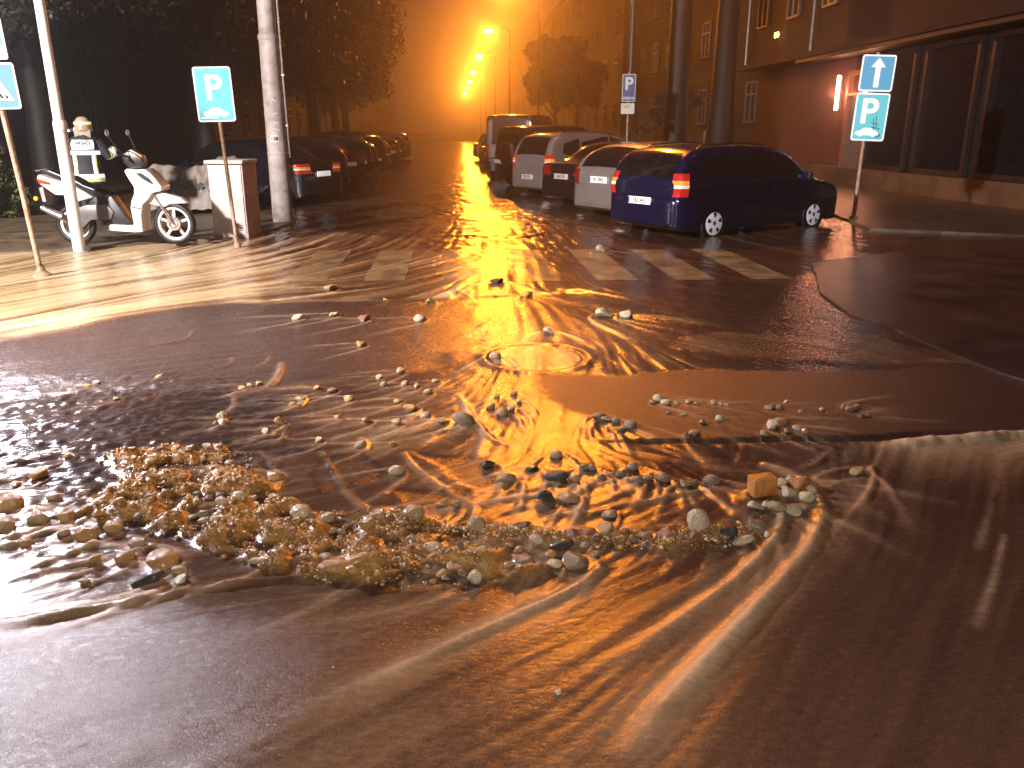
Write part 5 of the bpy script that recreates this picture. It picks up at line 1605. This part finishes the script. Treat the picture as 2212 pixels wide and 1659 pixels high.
lt = [((-9.2, 20.0), 10.5, .28, 6.2, 3.9, 60, 24000, 'dense dark tree hanging over the pavement behind the firefighter', 6),
      ((-7.4, 26.5), 11.0, .30, 6.6, 3.8, 60, 22000, 'dark tree whose trunk shows just past the round mast', 7),
      ((-6.6, 33.5), 10.0, .28, 6.4, 4.2, 50, 18000, 'dark tree second past the round mast with a branch over the street', 8),
      ((-6.4, 41.0), 10.5, .26, 6.6, 4.3, 46, 15000, 'dark tree third past the round mast in the orange haze', 9),
      ((-6.6, 50.0), 10.5, .25, 6.5, 4.2, 42, 13000, 'tree fourth past the round mast fading into orange haze', 10),
      ((-7.2, 60.0), 9.5, .25, 5.6, 3.6, 40, 10000, 'tree fifth past the round mast fading into orange haze', 11),
      ((-13.5, 19.0), 10.0, .28, 5.0, 4.2, 50, 20000, 'dark tree at the picture edge behind the crossing sign', 12)]
for (x, y), h, tr, cz, crr, ncl, nl, lab, sd in lt:
    tree('street_tree', lab, (x, y, .05), h, tr, cz, crr, ncl, int(nl * (3 if y < 21 else 1.5)), .065 if y < 21 else .115, lf_dark, group='trees along the pavement', seed=sd, lean=(.3, 0))
# branch reaching over the street
def shrub(name, label, loc, w, h, n, lm, size=.06):
    t = empty(name, loc, 0, label, 'shrub')
    cs = [(random.uniform(-w, w), random.uniform(-w, w) * .6, random.uniform(.15, h)) for _ in range(22)]
    st = MB()
    for c in cs[:12]:
        st.tube([(c[0] * .2, c[1] * .2, 0), (c[0] * .6, c[1] * .6, c[2] * .6), c], (.018, .012, .005), 5)
    st.build('stems', bark, t, smooth=True)
    leaf_cloud('foliage', cs, [w * .35] * len(cs), n, size, lm, t)
shrub('shrub', 'leafy green bush beyond the crossing post', (-9.0, 16.3, .05), .75, 1.35, 4200, leaf_mat('bush_leaves', (.05, .08, .02), (.16, .19, .06)))
shrub('shrub', 'low bush at the pavement edge by the leaning crossing sign', (-10.6, 15.2, .05), .8, .8, 3000, MATS.get('x') or lf_mid)

# ------------------------------------------------------------------ buildings
def facade_mat(nm, c, scale=.6):
    return mat(nm, c, .75, var=.22, scale=scale, bump=.25, bscale=30)
pane_m = mat('dark_pane', (.010, .009, .012), .08, var=.3)
frame_m = mat('window_frame', (.20, .15, .13), .5)

def building(label, X0, X1, Y0, Y1, Hh, face, wallm, floors, bays, first, wsize, group=None, base=True, cornice=True, floor_h=3.3, skip=()):
    """A block along the street; face is the x of its street front (X0 or X1)."""
    t = empty('apartment_building', ((X0 + X1) / 2, (Y0 + Y1) / 2, 0), 0, label, 'building', group)
    ox, oy = (X0 + X1) / 2, (Y0 + Y1) / 2
    MB().box((0, 0, Hh / 2), (X1 - X0, Y1 - Y0, Hh)).build('wall', wallm, t)
    MB().box((0, 0, Hh + .25), (X1 - X0 + .5, Y1 - Y0 + .3, .5)).build('roof', mat('roof_dark', (.06, .03, .025), .7), t)
    sgn = 1 if face == X1 else -1
    fx_ = face - ox
    if base: MB().box((fx_ + sgn * .04, 0, .45), (.1, Y1 - Y0, .9)).build('plinth', mat('plinth_stone', (.20, .16, .14), .7, var=.2, bump=.3), t)
    if cornice: MB().box((fx_ + sgn * .15, 0, Hh - .3), (.35, Y1 - Y0, .3)).build('cornice', wallm, t)
    step = (Y1 - Y0) / bays
    for f in range(floors):
        for b in range(bays):
            if (f, b) in skip: continue
            y = -(Y1 - Y0) / 2 + step * (b + .5); z = first + f * floor_h
            w, h = wsize
            wd = MB()
            for dy, ww, zc, hh in ((-w / 2, .09, 0, h), (w / 2, .09, 0, h), (0, .05, 0, h)):
                wd.box((fx_ + sgn * .045, y + dy, z), (.10, ww, hh))
            for dz in (-h / 2, h / 2, h * .2):
                wd.box((fx_ + sgn * .046, y, z + dz), (.102, w, .07))
            wo = wd.build('window', frame_m, t)
            MB().box((fx_ + sgn * .012, y, z), (.02, w - .05, h - .05)).build('pane', pane_m, wo)
            MB().box((fx_ + sgn * .10, y, z - h / 2 - .06), (.22, w + .25, .07)).build('sill', wallm, wo)
    return t
red_wall = facade_mat('dull_red_render', (.045, .015, .014))
och_wall = facade_mat('ochre_render', (.075, .036, .018))
grey_wall = facade_mat('grey_render', (.12, .09, .09))
# corner block with the dark shop front
sb = empty('corner_building', (16.0, 24.0, 0), 0, 'corner block with dark glazed shop front, red upper wall and lit doorway', 'building')
MB().box((0.05, 0.5, 8.6), (8.1, 21.0, 9.2)).build('upper_wall', red_wall, sb)
MB().box((-4.15, .5, 4.06), (.35, 21.0, .14)).build('ledge', red_wall, sb)
MB().box((0.2, -5.6, 2.3), (7.6, 12.8, 3.4)).build('shop_body', mat('shop_dark', (.020, .016, .020), .5), sb)
MB().box((-3.86, -2.2, .29), (.34, 15.6, .60)).build('plinth', mat('plinth_tile', (.17, .085, .05), .5, var=.25, scale=1.5, bump=.2), sb)
for k in range(4):
    yk = -8.9 + k * 2.75
    wf = MB()
    for dy in (-1.1, 1.1): wf.box((-3.7, yk + dy, 2.2), (.12, .12, 3.15))
    for dz in (.66, 3.72): wf.box((-3.7, yk, dz), (.11, 2.1, .12))
    wo = wf.build('shop_window', mat('shop_frame', (.045, .030, .032), .4, metal=.3), sb)
    MB().box((-3.66, yk, 2.2), (.03, 2.1, 3.0)).build('pane', mat('shop_pane', (.012, .011, .016), .10, var=.3), wo)
MB().box((-3.9, -3.0, 3.92), (.7, 16.0, .12)).build('canopy', mat('canopy_dark', (.030, .022, .026), .5), sb)
MB().box((0.3, 6.5, 2.1), (7.4, 8.5, 3.9)).build('entrance_wall', mat('entrance_render', (.12, .034, .027), .7, var=.15, bump=.2), sb)
dr = MB()
for dy in (-.62, .62): dr.box((-3.48, 1.75 + dy, 1.85), (.16, .14, 3.0))
dr.box((-3.48, 1.75, 3.38), (.16, 1.38, .14)); dr.box((-3.48, 1.75, 2.75), (.14, 1.1, .08))
do = dr.build('doorway', mat('door_frame', (.25, .10, .06), .5), sb)
MB().box((-3.44, 1.75, 1.52), (.06, 1.1, 2.4)).build('door_leaf', mat('door_leaf', (.20, .15, .15), .3, coat=.3), do)
tube_m = mat('lit_tube', (1, .8, .7), .4, emit=(1.0, .70, .52), estr=9.0)
for yk, xk in ((2.95, -3.60), (1.05, -3.62)):
    wl_ = MB().tube([(xk, yk, 2.30), (xk, yk, 3.36)], .055, 12).build('wall_light', tube_m, sb, smooth=True)
    MB().box((xk + .1, yk, 2.83), (.06, .06, 1.0)).build('light_bracket', steel, wl_)
    lamp('doorway_light', (16 + xk - .14, 24 + yk, 2.83), 85, (1.0, .32, .14), .12)
for k in range(7):
    z = 6.4; yk = -8.4 + k * 2.9
    for f in range(2):
        wf = MB()
        for dy in (-.5, 0, .5): wf.box((-4.03, yk + dy, z + f * 3.3), (.12, .08, 1.9))
        for dz in (-.95, .5, .95): wf.box((-4.03, yk, z + f * 3.3 + dz), (.115, 1.0, .08))
        wo = wf.build('window', frame_m, sb)
        MB().box((-4.01, yk, z + f * 3.3), (.03, .98, 1.86)).build('pane', pane_m, wo)
# pair of small lit lamps on the wall
pl_ = empty('wall_lamp', (12.0, 31.3, 5.0), 0, 'pair of tiny lit lamps high on the red wall past the doorway', 'lamp')
for dy in (-.12, .12):
    MB().lathe([(0, -.1), (.035, -.09), (.04, 0), (.035, .09), (0, .1)], 'Z', (-.12, dy, 0), 10).build('bulb', mat('small_lamp', (1, .6, .2), .4, emit=(1, .5, .12), estr=8), pl_, smooth=True)
MB().box((-.04, 0, 0), (.06, .36, .08)).build('bracket', steel, pl_)
building('ochre apartment block with paired windows beyond the small bushy tree', 13.5, 24, 36, 62, 14, 13.5, och_wall, 4, 7, 2.9, (1.3, 1.7))
building('ochre apartment block far along the street past the paired windows', 12.5, 24, 62.5, 105, 15, 12.5, och_wall, 4, 10, 2.9, (1.3, 1.7))
building('hazy block at the end of the lamp side row', 12.5, 24, 106, 190, 15, 12.5, och_wall, 4, 14, 2.9, (1.3, 1.7))
building('dark grey block behind the trees by the firefighter', -26, -15.5, 14, 40, 15, -15.5, grey_wall, 4, 7, 2.4, (1.2, 1.7))
building('red brown block behind the trees past the round mast', -24, -12.0, 40.5, 80, 15, -12.0, red_wall, 4, 9, 2.4, (1.2, 1.7))
building('hazy red brown block at the far end of the tree side', -24, -12.0, 81, 190, 16, -12.0, red_wall, 4, 18, 2.4, (1.2, 1.7))
lw = empty('lit_window', (-15.4, 33.0, 9.0), 0, 'small orange lit window high among the dark trees', 'window')
MB().box((0, 0, 0), (.04, .5, .6)).build('pane', mat('lit_pane', (1, .4, .1), .4, emit=(1, .30, .08), estr=2.0), lw)
MB().box((.02, 0, .33), (.06, .6, .06)).build('frame', frame_m, lw)
# garden fence in front of the ochre block
fn = empty('garden_fence', (10.6, 44.0, 0), 0, 'dark picket fence with pale posts in front of the ochre block', 'fence')
mb_ = MB()
for k in range(95):
    mb_.box((0, -12 + k * .26, .85), (.03, .09, 1.3))
for z in (.4, 1.2): mb_.box((.03, .3, z), (.03, 24.8, .07))
mb_.build('pickets', mat('fence_wood', (.10, .055, .04), .6, var=.3), fn)
for k in range(9):
    MB().box((0.02, -12.1 + k * 3.1, .85), (.14, .14, 1.7)).build('fence_post', mat('fence_post', (.32, .24, .18), .6), fn)
MB().box((0.02, .3, .15), (.2, 24.9, .36)).build('footing', conc, fn)
hd = tree('roadside_tree', 'far round tree on the lamp side fading in haze', (9.2, 62, .05), 6, .14, 4.8, 2.2, 36, 8000, .16, lf_mid, seed=24)

gl = empty('wall_lamp', (-12.6, 30.0, 1.7), math.radians(20), 'row of tiny cold white lamps glinting through the dark trees behind the firefighter', 'lamp')
cold = mat('cold_lamp', (.9, .9, 1), .4, emit=(.85, .9, 1.0), estr=4.0)
for k, (dx, dz, r) in enumerate(((-.32, -.02, .03), (-.12, .02, .045), (.02, .05, .06), (.20, -.05, .06))):
    MB().lathe([(0, -r * 1.5), (r * .8, -r), (r, 0), (r * .8, r), (0, r * 1.5)], 'Z', (dx, 0, dz), 10).build('bulb', cold, gl, smooth=True)
MB().box((0, .08, 0), (.8, .06, .10)).build('bracket', steel, gl)

for yk in (4.2, 10.4, -9.6):
    MB().tube([(-4.12, yk, 4.2), (-4.12, yk, 13.2)], .055, 8).build('downpipe', steel, sb, smooth=True)
for z in (7.9, 11.2):
    MB().box((-4.04, .5, z), (.14, 20.9, .16)).build('string_course', red_wall, sb)
# ------------------------------------------------------------------ lamps and haze
for i, y in enumerate(lampY):
    lamp('sodium_light', (3.0, y, 8.72), 5000 if i else 7000, SODIUM, 0.20, target=(2.0, y - 18, 0) if i else (2.6, 5.0, 0), cone=98 if i else 68, blend=0.8)
lamp('flood_light', (-10.2, 1.6, 6.2), 25000, (1.0, 0.90, 0.84), 0.35, target=(-4.4, 10.6, 0), cone=84, blend=0.7)
lamp('work_light', (-5.5, 8.35, 3.2), 4300, (0.97, 0.90, 1.0), 0.30, target=(-1.6, 3.2, 0), cone=92, blend=0.8)
lamp('corner_light', (9.6, 12.2, 7.4), 55, (1.0, 0.80, 0.80), 0.15, target=(7.6, 10.5, 0), cone=80, blend=0.9)
lamp('camera_flash', (0.12, -0.02, 1.74), 350, (1.0, 0.93, 0.86), 0.03)

hm = bpy.data.materials.new('night_haze')
hm.use_nodes = True
hn = hm.node_tree
hn.nodes.remove(hn.nodes['Principled BSDF'])
va = hn.nodes.new('ShaderNodeVolumeScatter')
va.inputs['Density'].default_value = 0.0014
va.inputs['Anisotropy'].default_value = 0.30
vb = hn.nodes.new('ShaderNodeVolumeScatter')
vb.inputs['Density'].default_value = 0.0036
vb.inputs['Anisotropy'].default_value = 0.84
vc = hn.nodes.new('ShaderNodeVolumeScatter')
vc.inputs['Density'].default_value = 0.0018
vc.inputs['Anisotropy'].default_value = 0.955
vsum2 = hn.nodes.new('ShaderNodeAddShader')
vsum = hn.nodes.new('ShaderNodeAddShader')
hn.links.new(va.outputs['Volume'], vsum.inputs[0]); hn.links.new(vb.outputs['Volume'], vsum.inputs[1])
hn.links.new(vsum.outputs['Shader'], vsum2.inputs[0]); hn.links.new(vc.outputs['Volume'], vsum2.inputs[1])
hn.links.new(vsum2.outputs['Shader'], hn.nodes['Material Output'].inputs['Volume'])
hz = MB().box((2, 130, 15), (110, 246, 31)).build('haze', hm)
tag(hz, 'rain haze glowing orange round the street lamps', kind='stuff')
